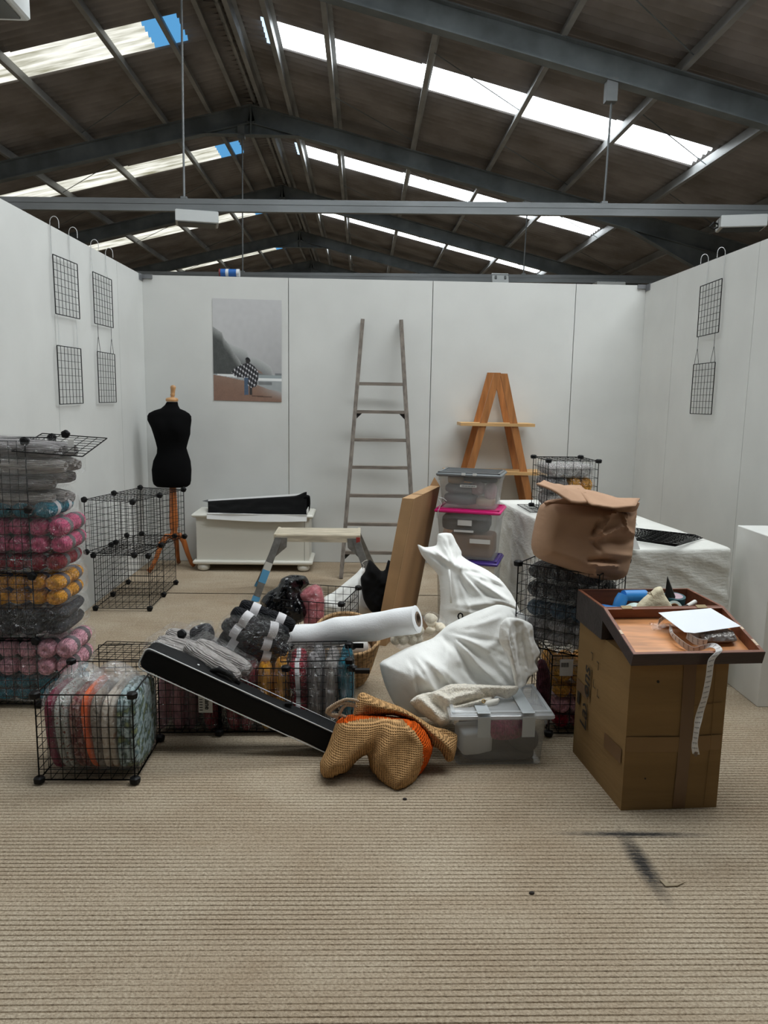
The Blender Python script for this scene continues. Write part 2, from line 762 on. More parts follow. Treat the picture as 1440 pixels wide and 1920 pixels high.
def grooved(name, x0, x1, y0, y1, nx, parent=None):
    per = 0.0203
    rows = []
    k = int(round((y1-y0)/per))
    per = (y1-y0)/k
    for i in range(k):
        rows += [(y0+per*i, 0.0), (y0+per*(i+0.72), 0.0), (y0+per*(i+0.84), 1.0), (y0+per*(i+0.91), 0.9)]
    rows.append((y1, 0.0))
    mb = MB()
    ny = len(rows)-1

    def fn(u, v):
        y, dp = rows[int(round(v*ny))]
        x = x0+(x1-x0)*u
        wob = 0.0022*MN.noise(Vector((x*2.1, y*9, 3))) if 0 < v < 1 else 0
        dd = max(0.2, 0.75+0.5*MN.noise(Vector((x*1.3, y*6.0, 8))))
        return (x, y+wob, -0.0040*dp*dd)
    mb.grid(fn, nx, ny)
    return mb.build(name, fm, parent, fix=False, kind='structure')


floor = grooved('floor', XL-0.02, XR+0.02, 0.9, 5.535, 40)
grooved('concrete_slab', XL-0.02, XR+0.02, 5.552, YB+0.02, 40, floor)
o = MB().grid(lambda u, v: (-10.3+17*u, -5.7+42*v, -0.012), 1, 1).build('concrete_base', fm, floor, fix=False)

# ---- booth walls: white painted boards standing edge to edge
wm = M('white painted board', S(210, 211, 208), 0.55, var=0.035, vscale=2.5, bump=0.06, bscale=14, spec=0.3)
clipm = M('galvanised clip', S(150, 152, 155), 0.4, 0.8)


def wall(name, edges, place):
    w = frame(name)
    for a, b in zip(edges, edges[1:]):
        mb = MB()
        lo, hi = place(a+0.002), place(b-0.002)
        mb.span((min(lo[0], hi[0]), min(lo[1], hi[1]), 0.004), (max(lo[0], hi[0]), max(lo[1], hi[1]), WH))
        mb.build('wall_panel', wm, w)
    return w


class _P:
    pass


def place_back(t):
    return ((t, YB), (t, YB+0.045))


def board(w, lo, hi):
    return MB().span(lo, hi).build('wall_panel', wm, w)


wall_back = frame('wall_back')
xs = [XL-0.04, XL+PW, XL+2*PW, XL+3*PW, XR+0.04]
for a, b in zip(xs, xs[1:]):
    board(wall_back, (a+0.003, YB, 0.003), (b-0.003, YB+0.045, WH))
wall_left = frame('wall_left')
ys = [2.30, 3.54, 4.76, 5.98, YB]
for a, b in zip(ys, ys[1:]):
    board(wall_left, (XL-0.045, a+0.002, 0.003), (XL, b-0.002, WH))
wall_right = frame('wall_right')
for a, b in zip(ys, ys[1:]):
    board(wall_right, (XR, a+0.002, 0.003), (XR+0.045, b-0.002, WH))
MB().span((XL-0.02, YB-0.012, WH-0.03), (XL+0.085, YB+0.05, WH+0.004)).span((XL-0.012, YB-0.10, WH-0.05), (XL+0.006, YB, WH+0.004)).build('corner_clip', clipm, wall_back)
MB().span((XR-0.075, YB-0.012, WH-0.03), (XR+0.02, YB+0.05, WH+0.004)).span((XR-0.006, YB-0.10, WH-0.05), (XR+0.012, YB, WH+0.004)).build('corner_clip', clipm, wall_back)

# ---- hall shell beyond the booth
hm = M('grey blockwork', S(92, 90, 87), 0.9, var=0.2, vscale=3)
for nm, lo, hi in (('wall_outer_left', (-10.5, -5.7, 0), (-10.3, 36.2, 4.1)), ('wall_outer_right', (6.72, -5.7, 0), (6.92, 36.2, 4.1)),
                   ('wall_gable_front', (-10.5, -5.9, 0), (6.92, -5.7, 6.1)), ('wall_gable_back', (-10.5, 36.2, 0), (6.92, 36.4, 6.1))):
    MB().span(lo, hi).build(nm, hm, kind='structure')

# ---- roof
ceiling = frame('ceiling')
sheet_m = M('weathered fibre cement sheet', S(170, 165, 164), 0.9, var=0.3, vscale=1.6, col2=S(140, 134, 130), spec=0.1, stretch=(1, 1, 1))
steel_m = M('grey painted steel', S(124, 132, 136), 0.55, var=0.25, vscale=2.5, spec=0.4)
purlin_m = M('galvanised purlin', S(165, 166, 166), 0.5, 0.2, var=0.2, vscale=2)
light_r = emit('translucent rooflight', (0.90, 0.97, 1.0, 1), ROOFLIGHT_RIGHT)
light_l2 = emit('translucent rooflight, left of booth', (0.97, 0.98, 0.95, 1), ROOFLIGHT_LEFT_BOOTH)
light_l = emit('translucent rooflight weathered', (0.97, 0.97, 0.88, 1), ROOFLIGHT_LEFT, dirt=(0.30, 0.29, 0.20, 1))
light_c = emit('translucent rooflight, clean sheets', (0.93, 0.98, 1.0, 1), ROOFLIGHT_BOOTH)
light_f = emit('translucent rooflight, grimy sheets', (0.9, 0.95, 0.95, 1), ROOFLIGHT_FRONT)
light_b = emit('translucent rooflight blue', (0.10, 0.33, 0.62, 1), 1.1)
light_w = emit('translucent rooflight pale', (0.55, 0.75, 0.95, 1), 1.6)


def roof_pt(side, off, y, dz=0.0):
    return Vector((RX+side*off, y, RZ-SLOPE*off+dz))


def roof_sheet(name, side, o0, o1, y0, y1, mat, lap=0.0):
    n = max(1, int(round((y1-y0)/0.146)))*5
    mb = MB()

    def fn(u, v):
        y = y0+(y1-y0)*u
        return roof_pt(side, o0+(o1-o0)*v, y, 0.036*math.cos(2*PI*(y-y0)/0.146)+0.042-lap*v)
    mb.grid(fn, n, 1)
    ob = mb.build(name, mat, ceiling, fix=False, smooth=True)
    return ob


PUR = [0.20, 0.65, 1.34, 2.53, 3.73, 4.93, 6.13, 7.33, 8.40]
ROWS = [0.02, 2.45, 4.85, 7.25, 8.60]
STRIP0, STRIP1 = 1.88, 2.53
frames_y = [FR0+BAY*k for k in range(-3, 7)]
for yi, y0 in enumerate(frames_y[:-1]):
    S0, S1 = {1: (3.0, 4.45), 2: (STRIP0-0.65, STRIP1)}.get(yi, (STRIP0, STRIP1))     # unseen strips over the booth, widened and shifted to light it
    for side in (-1, 1):
        for a, b in ((y0, y0+S0), (y0+S1, y0+BAY)):
            for r0, r1 in zip(ROWS, ROWS[1:]):
                roof_sheet('roof_sheet', side, r0-(0.1 if r0 > 0.1 else 0), r1, a-0.02, b+0.02, sheet_m, 0.012)
        ya, yb = y0+S0-0.03, y0+S1+0.03
        ml = light_f if yi < 1 else light_c if yi in (1, 2) and side > 0 else light_r if side > 0 else light_l2 if yi in (1, 2) else light_l
        roof_sheet('roof_sheet', side, 0.02, 0.50, ya, yb, sheet_m)
        roof_sheet('roof_sheet', side, 6.10, 8.6, ya, yb, sheet_m)
        if side < 0:
            roof_sheet('rooflight', side, 0.50, 0.92, ya, yb, light_b)
            cuts = [0.92, 2.53, 4.33, 6.10]
        else:
            roof_sheet('rooflight', side, 0.50, 0.68, ya, yb, light_w)
            cuts = [0.68, 2.53, 4.33, 6.10]
        for c0, c1 in zip(cuts, cuts[1:]):
            roof_sheet('rooflight', side, c0, c1, ya, yb, ml)
        # purlins: Z sections between the frames
        for p in PUR:
            b = roof_pt(side, p, y0, -0.15)
            s = side
            ring = [(b.x-s*0.055, b.y, b.z+0.02), (b.x-s*0.055, b.y, b.z), (b.x+0.004*s, b.y, b.z), (b.x+0.004*s, b.y, b.z+0.142),
                    (b.x+s*0.055, b.y, b.z+0.142), (b.x+s*0.055, b.y, b.z+0.15), (b.x-0.004*s, b.y, b.z+0.15), (b.x-0.004*s, b.y, b.z+0.008),
                    (b.x-s*0.049, b.y, b.z+0.008), (b.x-s*0.049, b.y, b.z+0.02)]
            MB().extrude(ring, (0, BAY, 0)).build('purlin', purlin_m, ceiling)
        for k in range(2, 7):       # thin sag rods between the purlins
            yy = y0+(1.2 if k % 2 else 3.4)
            MB().bar(roof_pt(side, PUR[k], yy, -0.1), roof_pt(side, PUR[k+1], yy+0.9, -0.1), 0.006).build('sag_rod', steel_m, ceiling)
    mb = MB()
    for k in range(31):             # ridge capping: ribbed
        mb.span((RX-0.16, y0+k*0.146, RZ+0.00), (RX+0.16, y0+k*0.146+0.08, RZ+0.045))
    mb.span((RX-0.18, y0, RZ+0.035), (RX+0.18, y0+BAY, RZ+0.06))
    mb.build('ridge_capping', sheet_m, ceiling)
    mb = MB()
    for k in range(int(BAY/0.5)):
        mb.bar((RX+0.05, y0+k*0.5, RZ-0.1), (RX+0.05, y0+k*0.5+0.46, RZ-0.1), 0.035, n=8)
    mb.bar((RX+0.05, y0, RZ-0.1), (RX+0.05, y0+BAY, RZ-0.1), 0.028, n=8)
    mb.build('ridge_pipe', purlin_m, ceiling)
for y0 in frames_y:
    for side in (-1, 1):
        mb = MB()
        a, b = roof_pt(side, 0.0, y0, -0.16), roof_pt(side, 8.5, y0, -0.16)
        up = Vector((side*SLOPE, 0, 1)).normalized()
        for dz, w, h in ((0.0, 0.14, 0.014), (-0.125, 0.009, 0.25), (-0.25, 0.14, 0.014)):
            mb.beam(a+up*dz, b+up*dz, w, h, up)
        mb.build('rafter', steel_m, ceiling)
        mb = MB()                                   # haunch at the eaves and apex plate
        p = [roof_pt(side, 6.0, y0, -0.42), roof_pt(side, 8.4, y0, -0.42), roof_pt(side, 8.4, y0, -1.05)]
        mb.extrude([q-Vector((0, 0.006, 0)) for q in p], (0, 0.012, 0))
        mb.beam(p[0], p[2], 0.14, 0.014, (0, 0, 1))
        mb.build('haunch', steel_m, ceiling)
        p = [roof_pt(side, 0, y0, -0.41), roof_pt(side, 0.75, y0, -0.41), Vector((RX, y0, RZ-0.41-SLOPE*0.75))]
        mb = MB().extrude([q-Vector((0, 0.006, 0)) for q in p], (0, 0.012, 0))
        mb.beam(p[1], p[2], 0.14, 0.012, (0, 0, 1))
        mb.build('apex_plate', steel_m, ceiling)
    MB().span((RX-0.012, y0-0.07, RZ-0.60), (RX+0.012, y0+0.07, RZ-0.16)).build('apex_plate', steel_m, ceiling)

# ---- hanging lighting rails
rail_m = M('galvanised rail', S(128, 132, 134), 0.5, 0.4, var=0.15, vscale=4, stretch=(0.3, 1, 1))


def rail(y, z, label, rods):
    t = thing('lighting_rail', label, 'beam', (-2, y, z), 'galvanised rails hung from the roof')
    mb = MB()
    x0, x1 = -9.6, 6.2
    k = 0.012
    def P(x, dy, dz): return (x, y+dy, z+k*(x+2)+dz)
    for dy, dz, w, h in ((0, 0.045, 0.055, 0.05), (0, -0.005, 0.045, 0.05), (0, -0.04, 0.06, 0.02)):
        mb.beam(P(x0, dy, dz), P(x1, dy, dz), w, h)
    mb.build('rail_channel', rail_m, t)
    for x in rods:
        off = abs(x-RX)
        top = RZ-0.42-SLOPE*off
        MB().bar(P(x, 0, 0.06), (x+0.02, y, top), 0.011, n=6).build('hanging_rod', rail_m, t)
        MB().span((x-0.05, y-0.05, top-0.19), (x+0.06, y+0.05, top+0.03)).build('rod_bracket', rail_m, t)
        MB().span((x-0.03, y-0.03, z+k*(x+2)+0.07), (x+0.03, y+0.03, z+k*(x+2)+0.09)).build('rod_bracket', rail_m, t)
    return t


rail(FR0, 3.315, 'long galvanised rail crossing the picture above the booth', [-1.82, 2.42])
rail(FR0+BAY, 3.305, 'far galvanised rail just above the top of the back wall', [-1.95, 2.55])
rail(FR0-BAY-0.2, 3.26, 'nearest rail, above the frame, that carries the upper left light', [-1.3])

house_m = M('white enamelled lamp housing', S(214, 218, 218), 0.4)
lens_m = M('unlit lamp glass', S(88, 94, 96), 0.15, spec=0.6)
cable_m = M('black cable', S(20, 20, 22), 0.5)


def lamp(x, y, z, w, d, h, yaw, label, cable=True, tilt=0):
    t = thing('floodlight', label, 'lamp', (x, y, z))
    m = rot('Z', yaw) @ rot('X', tilt)
    c = Vector((x, y, z))
    MB().rbox(c, (w, d, h), 0.008, m).build('housing', house_m, t)
    MB().box(c+m @ Vector((0, 0, -h/2-0.001)), (w*0.88, d*0.84, 0.012), m).build('lens', lens_m, t)
    for s in (-1, 1):
        MB().box(c+m @ Vector((s*w*0.28, 0, h/2+0.014)), (0.03, 0.05, 0.03), m).build('bracket', rail_m, t)
    if cable:
        a = c+m @ Vector((-w/2, 0.0, 0.0))
        MB().tube([a, a+Vector((-0.06, -0.02, 0.01)), a+Vector((-0.09, -0.02, -0.03)), a+Vector((-0.05, -0.02, -0.055)), a+Vector((0.0, -0.01, -0.03)),
                   a+Vector((0.01, 0, h*0.55))], 0.010, 8).build('cable', cable_m, t)
    return t


lamp(-1.70, FR0+0.02, 3.205, 0.42, 0.26, 0.115, 12, 'white floodlight under the long rail, left of centre', False)
lamp(3.84, FR0-0.02, 3.275, 0.44, 0.26, 0.12, -14, 'white floodlight with black cable loop under the long rail, right')
lamp(-1.63, FR0-BAY-0.23, 3.065, 0.44, 0.46, 0.13, 0, 'nearest floodlight, cut by the upper left corner', False)
lamp(2.17, FR0+BAY, 3.33, 0.27, 0.2, 0.13, 0, 'small dark-lensed floodlight on the far rail above the back wall', False, 60)
lamp(3.93, FR0+BAY-0.05, 3.27, 0.46, 0.26, 0.11, 0, 'white floodlight on the far rail near the right corner', False)


# ================================================================ THINGS AGAINST THE WALLS
black_wire = M('black coated wire', S(12, 12, 13), 0.5, spec=0.2)
black_plastic = M('black plastic', S(12, 12, 13), 0.5, spec=0.25)
white_wire = M('white wire', S(206, 208, 208), 0.4)
WIRE = {}


def wire_mesh(w, h, nx, ny, ro=0.0028, ri=0.0015):
    """square mesh panel lying in its own xy plane, corner at the origin"""
    k = (w, h, nx, ny, ro, ri)
    if k not in WIRE:
        mb = MB()
        for i in range(nx+1):
            e = i in (0, nx)
            mb.bar((w*i/nx, 0, 0), (w*i/nx, h, 0), ro if e else ri)
        for j in range(ny+1):
            e = j in (0, ny)
            mb.bar((0, h*j/ny, ri if not e else 0), (w, h*j/ny, ri if not e else 0), ro if e else ri)
        me = mb.mesh('wire_panel')
        me.materials.append(black_wire)
        WIRE[k] = me
    return WIRE[k]


def quad_matrix(p00, p10, p01):
    return basis(p00, Vector(p10)-Vector(p00), Vector(p01)-Vector(p00))


# ---- poster
poster_m = vcol('matt photographic print', 0.55)
pm = MB()
PN, PMV = 130, 195
pa, pb, pc = at(398, 559, YB-0.004), at(528, 563, YB-0.004), at(401, 750.5, YB-0.004)
pd = at(528, 754, YB-0.004)
pm.grid(lambda u, v: (pa*(1-u)+pb*u)*(1-v)+(pc*(1-u)+pd*u)*v+Vector((0, -0.006*max(0, v-.85)*u, 0)), PN, PMV)
poster = pm.build('poster', poster_m, fix=False)


def in_poly(x, y, poly):
    c = False
    for (x0, y0), (x1, y1) in zip(poly, poly[1:]+poly[:1]):
        if (y0 > y) != (y1 > y) and x < (x1-x0)*(y-y0)/(y1-y0)+x0:
            c = not c
    return c


def interp(x, pts):
    if x <= pts[0][0]:
        return pts[0][1]
    for (a, b), (c, d) in zip(pts, pts[1:]):
        if x <= c:
            return b+(d-b)*(x-a)/(c-a)
    return pts[-1][1]


def poster_rgb(u, v):
    n = MN.noise(Vector((u*14, v*20, 1)))
    n2 = MN.noise(Vector((u*60, v*90, 2)))
    sky = 168-16*u*v*2+3*n
    c = [sky, sky, sky+1]
    far = interp(u, [(0.15, .40), (.30, .455), (.49, .50), (.52, .56), (.62, .565), (.73, .60), (.84, .65), (.865, .69), (.88, .735)])
    if v > far and u < .885 and v < .75:
        k = min(1, max(0, (v-far)/.16))
        g = 158-62*k+4*n2
        c = [g, g+2, g+2]
    near = interp(u, [(0, .273), (.13, .33), (.157, .385), (.233, .446), (.30, .518), (.39, .60), (.46, .735)])
    if v > near and u < .46 and v < .76:
        k = min(1, max(0, (v-near)/.10))
        g = 140-72*k+7*n2+5*n
        c = [g, g+2, g+1]
    if u > .90 and .715 < v < .738:
        c = [105, 108, 110]
    if v > .735:
        g = 138+5*n
        c = [g, g+4, g+5]
        if v < .765 and u > .62:
            c = [132, 140, 142]
        if .765 < v < .79 and u > .6 or (.735 < v < .735+.06*u+.012 and .06 < u < .5):
            c = [196, 198, 198]
    sand = interp(u, [(0, .745), (.2, .765), (.44, .795), (.62, .83), (.8, .875), (1, .90)])
    if v > sand:
        k = min(1, (v-sand)/.12)
        c = [122-6*k+5*n2+4*n, 100-8*k+4*n2+3*n, 88-8*k+4*n2+2*n]
        if u > .6:
            q = min(1, (u-.6)/.4)*max(0, 1-(v-sand)/.09)
            c = [a*(1-q)+145*q for a in c]
    if .80 < v < .835 and .66 < u < .86:
        c = [a*.75 for a in c]
    if abs(v-.945-.02*(u-.5)) < .006 and .56 < u < .86:
        c = [a*.7 for a in c]
    cape = [(.49, .615), (.31, .675), (.26, .725), (.33, .763), (.45, .77), (.51, .757), (.505, .84), (.55, .868), (.63, .85), (.655, .78), (.655, .70), (.60, .65), (.545, .625)]
    if in_poly(u, v, [(.447, .765), (.515, .765), (.51, .935), (.447, .94)]):
        c = [68+8*n2, 82+8*n2, 100+8*n2]
    if in_poly(u, v, [(.525, .85), (.565, .85), (.562, .935), (.525, .938)]):
        c = [50, 48, 48]
    if in_poly(u, v, [(.62, .675), (.70, .705), (.72, .716), (.715, .724), (.63, .705)]):
        c = [120, 100, 92]
    if in_poly(u, v, cape):
        a = math.sin((u*1.0+v*.35)*150)
        b = math.sin((v*1.0-u*.5)*120)
        g = 26+(44 if a > .25 else 0)+(44 if b > .35 else 0)+(70 if a > .25 and b > .35 else 0)+12*n2
        c = [g, g, g+3]
    if (u-.507)**2/.0011+(v-.60)**2/.0008 < 1:
        c = [46, 44, 44]
    if in_poly(u, v, [(.465, .588), (.475, .57), (.50, .563), (.53, .573), (.54, .592)]):
        c = [30, 30, 32]
    return c


ca = poster.data.color_attributes.new('print', 'FLOAT_COLOR', 'POINT')
buf = []
for j in range(PMV+1):
    for i in range(PN+1):
        r_, g_, b_ = [lin(max(0, min(255, 1.16*x))) for x in poster_rgb(i/PN, j/PMV)]
        buf += [r_, g_, b_, 1]
ca.data.foreach_set('color', buf)
tag(poster, 'large photo print of a person in a plaid cape on a foggy beach', 'poster')
rebase(poster)

# ---- hanging wire grids with their hooks
def hook(name, parent, x, y0, z_top, side, mat=white_wire, drop=None, loop=False):
    """white wire bent over the top of the wall and down to a grid"""
    s = side
    pts = []
    for k in range(9):
        a = PI*k/8
        pts.append((x-s*(0.0+0.026*(1-math.cos(a))-0.014)-s*0.0, y0, z_top+0.012+0.034*math.sin(a)))
    pts = [(pts[0][0], y0, drop if not loop else z_top-0.06)]+pts+[(pts[-1][0], y0, z_top-0.02)]
    mb = MB().tube(pts, 0.0022, 5)
    if loop:
        a = Vector((pts[0][0], y0, z_top-0.06))
        mb.tube([a, (a.x, y0-0.028, drop)], 0.0016, 5).tube([a, (a.x, y0+0.028, drop)], 0.0016, 5)
    return mb.build(name, mat, parent)


def wall_grid(side, corners, label, above, loops):
    """corners: tl, tr, br, bl as (y, z) on the wall"""
    x = (XL+0.022) if side < 0 else (XR-0.022)
    tl, tr, br, bl = corners
    t = thing('wire_grid', label, 'wire grid', (x, (tl[0]+tr[0])/2, bl[1]), 'wire grids hanging on the booth walls')
    w = math.hypot(tr[0]-tl[0], tr[1]-tl[1])
    h = math.hypot(bl[0]-tl[0], bl[1]-tl[1])
    m = basis((x, bl[0], bl[1]), (0, br[0]-bl[0], br[1]-bl[1]), (0, tl[0]-bl[0], tl[1]-bl[1]))
    link_mesh('wire_panel', wire_mesh(round(w, 2), round(h, 2), 7, 8, 0.0034, 0.0017), t, m)
    for f, dy in ((0.12, 0), (0.88, 0)):
        y = tl[0]+(tr[0]-tl[0])*f
        z = tl[1]+(tr[1]-tl[1])*f
        if above is None:
            hook('hook', t, x, y, WH, -side*-1, drop=z, loop=loops)
        else:
            mb = MB()
            top = above
            if loops:
                mb.tube([(x, y, top), (x, y, z+0.11)], 0.0016, 5).tube([(x, y, z+0.11), (x, y-0.03, z+0.02), (x, y-0.03, z)], 0.0016, 5).tube([(x, y, z+0.11), (x, y+0.03, z+0.02), (x, y+0.03, z)], 0.0016, 5)
            else:
                mb.tube([(x, y, top), (x, y+0.006, (top+z)/2+.03), (x, y+0.012, (top+z)/2+.03), (x, y-0.004, z)], 0.0018, 5)
                mb.tube([(x, y+0.012, (top+z)/2+.02), (x, y+0.018, z)], 0.0014, 5)
            mb.build('hook', white_wire if not loops else black_wire, t)
    return t


wall_grid(-1, [(4.686, 2.268), (5.071, 2.281), (5.105, 1.935), (4.722, 1.929)], 'upper black wire grid nearest the camera on the left wall', None, False)
wall_grid(-1, [(5.363, 2.275), (5.757, 2.279), (5.771, 1.935), (5.389, 1.933)], 'upper black wire grid nearer the corner on the left wall', None, True)
wall_grid(-1, [(4.698, 1.738), (5.089, 1.741), (5.114, 1.395), (4.717, 1.393)], 'lower black wire grid nearest the camera on the left wall', 1.93, False)
wall_grid(-1, [(5.403, 1.741), (5.773, 1.746), (5.794, 1.395), (5.416, 1.396)], 'lower black wire grid nearer the corner on the left wall', 1.935, True)
wall_grid(1, [(5.488, 2.274), (5.159, 2.281), (5.173, 1.934), (5.502, 1.926)], 'upper black wire grid on white hooks on the right wall', None, False)
wall_grid(1, [(5.521, 1.734), (5.18, 1.737), (5.177, 1.387), (5.52, 1.384)], 'lower black wire grid on string loops on the right wall', 1.93, True)

# ---- blue tin lying on the top of the back wall
tin_b = M('blue printed tin', S(40, 96, 168), 0.35)
tin_w = M('tin white band', S(205, 210, 214), 0.35)
tin_r = M('tin red end', S(120, 52, 48), 0.4)
tc_ = at(433, 511, YB+0.1)
t = thing('tin', 'small blue and white tin lying on top of the back wall', 'tin', (tc_.x, tc_.y, WH))
tz = WH+0.034
MB().bar((tc_.x-0.075, YB+0.03, tz), (tc_.x+0.07, YB+0.03, tz), 0.033, 14, cap=True).build('can', tin_b, t, autos=40)
MB().bar((tc_.x-0.03, YB+0.03, tz), (tc_.x-0.005, YB+0.03, tz), 0.0336, 14).build('label_band', tin_w, t, autos=40)
MB().bar((tc_.x+0.06, YB+0.03, tz), (tc_.x+0.085, YB+0.03, tz), 0.034, 14, cap=True).build('lid', tin_w, t, autos=40)
MB().bar((tc_.x-0.085, YB+0.03, tz), (tc_.x-0.072, YB+0.03, tz), 0.034, 14, cap=True).build('base_rim', tin_r, t, autos=40)

# ---- dress form
form_m = M('black jersey', S(10, 10, 11), 0.95, bump=0.15, bscale=300, spec=0.1)
beech = M('varnished beech', S(186, 140, 92), 0.4, var=0.18, vscale=9, stretch=(4, 4, 0.5), coat=0.2)
beech_d = M('varnished orange beech', S(168, 96, 44), 0.4, var=0.22, vscale=9, stretch=(4, 4, 0.5), coat=0.2)
DY = 6.30
t = thing('dress_form', 'black female dress form on a wooden tripod stand', 'dress form', (-1.575, DY, 0))
rows = [(753.5, 313, 333, .9), (760, 309, 334, .9), (766, 302, 337, .85), (770, 289, 347, .62), (775, 279.5, 355, .55), (780, 276.5, 358.5, .52), (788, 276.5, 359, .55),
        (802, 284, 357, .64), (814, 288, 356.5, .68), (826, 291.5, 353, .70), (840, 295, 349.5, .72), (850, 294.5, 352.5, .74), (864, 288, 357, .74), (881, 285, 358.7, .74),
        (901, 286.5, 358, .72), (908, 288.5, 356.5, .70), (912.5, 294, 351, .68)]
mb = MB()
ns = 28
st = []
for y, a, b, k in rows:
    pa_, pb_ = at(a, y, DY), at(b, y, DY)
    st.append(((pa_+pb_)/2, (pb_-pa_).length/2, k))
for c, rx, k in st:
    for j in range(ns):
        th = 2*PI*j/ns
        cx, cy = math.cos(th), math.sin(th)
        bust = 0.0
        zz = c.z
        if cy < 0:
            bust = 0.045*math.exp(-((zz-1.19)/0.055)**2)*(math.exp(-((cx*rx-0.075)/0.05)**2)+math.exp(-((cx*rx+0.075)/0.05)**2))
        mb.v.append(Vector((c.x+rx*cx, DY+rx*k*cy-bust, zz)))
for i in range(len(st)-1):
    for j in range(ns):
        mb.f.append((i*ns+j, i*ns+(j+1) % ns, (i+1)*ns+(j+1) % ns, (i+1)*ns+j))
mb.f.append(tuple(range(ns)))
mb.f.append(tuple(range((len(st)-1)*ns, len(st)*ns)))
mb.build('torso', form_m, t, smooth=True)
nz = at(322, 752, DY)
MB().lathe([(0.046, -0.004), (0.05, 0.004), (0.05, 0.016), (0.044, 0.024), (0.02, 0.03)], nz+Vector((0.002, 0, 0)), 20).build('neck_cap', beech, t, autos=45)
MB().lathe([(0.019, 0.026), (0.014, 0.036), (0.02, 0.05), (0.017, 0.058), (0.019, 0.09), (0.023, 0.112), (0.019, 0.122), (0.008, 0.128)], nz+Vector((0.004, 0, 0)), 16, mat=rot('Y', 5)).build('finial', beech, t, autos=45)
px_ = at(325, 950, DY).x
MB().lathe([(0.026, 0.26), (0.034, 0.27), (0.034, 0.31), (0.026, 0.33), (0.036, 0.37), (0.037, 0.45), (0.031, 0.58), (0.027, 0.72), (0.02, 0.74)], (px_, DY, 0), 18).build('post', beech_d, t, autos=45)
for fx, fy in ((278, 1072), (364, 1061), (335, 1054)):
    f = atz(fx, fy, 0.02)
    d = Vector((f.x-px_, f.y-DY, 0))
    Ld = d.length
    d.normalize()
    pts = [Vector((px_, DY, 0.29))+d*0.02, Vector((px_, DY, 0.295))+d*Ld*0.28, Vector((px_, DY, 0.235))+d*Ld*0.5, Vector((px_, DY, 0.13))+d*Ld*0.68, Vector((px_, DY, 0.05))+d*Ld*0.86, Vector((px_, DY, 0.022))+d*Ld*1.0]
    MB().tube(pts, [0.022, 0.024, 0.023, 0.019, 0.017, 0.02], 10).build('leg', beech_d, t, smooth=True)

# ---- painted blanket chest
chest_m = M('cream painted wood', S(214, 212, 202), 0.45, var=0.03, vscale=5, bump=0.04, bscale=30, stretch=(0.3, 1, 1))
CF = 6.27
t = thing('blanket_chest', 'cream painted blanket chest on bun feet against the back wall', 'chest', (-0.9, 6.45, 0))
x0, x1 = -1.375, -0.44
MB().span((x0, CF, 0.085), (x1, CF+0.33, 0.455)).build('chest_body', chest_m, t)
MB().rbox(((x0+x1)/2, CF+0.16, 0.472), (x1-x0+0.07, 0.39, 0.032), 0.012).build('chest_lid', chest_m, t)
mb = MB().rbox(((x0+x1)/2, CF+0.16, 0.078), (x1-x0+0.06, 0.38, 0.034), 0.010)
mb.build('plinth_moulding', chest_m, t)
MB().span((x0-0.002, CF-0.003, 0.44), (x1+0.002, CF+0.33, 0.457)).build('lid_moulding', chest_m, t)
MB().span((x1-0.04, CF-0.002, 0.095), (x1-0.036, CF+0.002, 0.44)).build('panel_joint', M('grey joint line', S(150, 148, 140), 0.6), t)  # thin strip greyer than the cream paint marks the joint
for fx in (x0+0.05, x1-0.05):
    for fy in (CF+0.03, CF+0.29):
        MB().lathe([(0.026, 0.0), (0.047, 0.012), (0.053, 0.03), (0.047, 0.05), (0.03, 0.062)], (fx, fy, 0), 18).build('bun_foot', chest_m, t, smooth=True)

# ---- long open carton on the chest
card_w = M('white card', S(222, 222, 220), 0.6)
bag_k = M('black polythene', S(5, 5, 6), 0.55, bump=0.2, bscale=20, spec=0.06)
t = thing('long_carton', 'long white open carton with black lining on the blanket chest', 'carton', (-0.86, 6.36, 0.49))
cx0, cx1 = -1.275, -0.455
MB().span((cx0, 6.215, 0.489), (cx1, 6.56, 0.494)).build('carton_base', card_w, t)
mb = MB().grid(lambda u, v: (cx0+(cx1-cx0)*u, 6.208+0.012*v+0.004*math.sin(u*7), 0.452+0.05*v-0.012*math.sin(PI*u)*(1-v)-0.012*u), 24, 2)
o = mb.build('front_flap', card_w, t, fix=False)
o.modifiers.new('thickness', 'SOLIDIFY').thickness = 0.004
q0, q1 = at(390, 942, 6.52), at(575, 931, 6.52)
mb = MB().grid(lambda u, v: q0+(q1-q0)*u+Vector((0, 0.01*v, 0.026*v*(0.85+.25*u))), 16, 2)
o = mb.build('back_flap', card_w, t, fix=False)
o.modifiers.new('thickness', 'SOLIDIFY').thickness = 0.005
MB().extrude([q0+Vector((0.0, 0, 0)), q0+Vector((-0.05, 0.0, 0.012)), q0+Vector((0, 0, 0.025))], (0, 0.006, 0)).build('corner_flap', M('grey card edge', S(120, 122, 124), 0.6), t)
MB().span((cx1-0.004, 6.23, 0.49), (cx1, 6.50, 0.53)).build('side_flap', card_w, t)


def lining(u, v):
    a = Vector((cx0+0.01+(cx1-cx0-0.01)*u, 6.222, 0.497))
    b = q0+(q1-q0)*u+Vector((0, -0.004, 0.012))
    p = a*(1-v)+b*v
    p.z += 0.012*MN.noise(Vector((u*9, v*3, 0)))*math.sin(PI*v)+0.03*math.exp(-((u-1)/.07)**2)*v
    return p


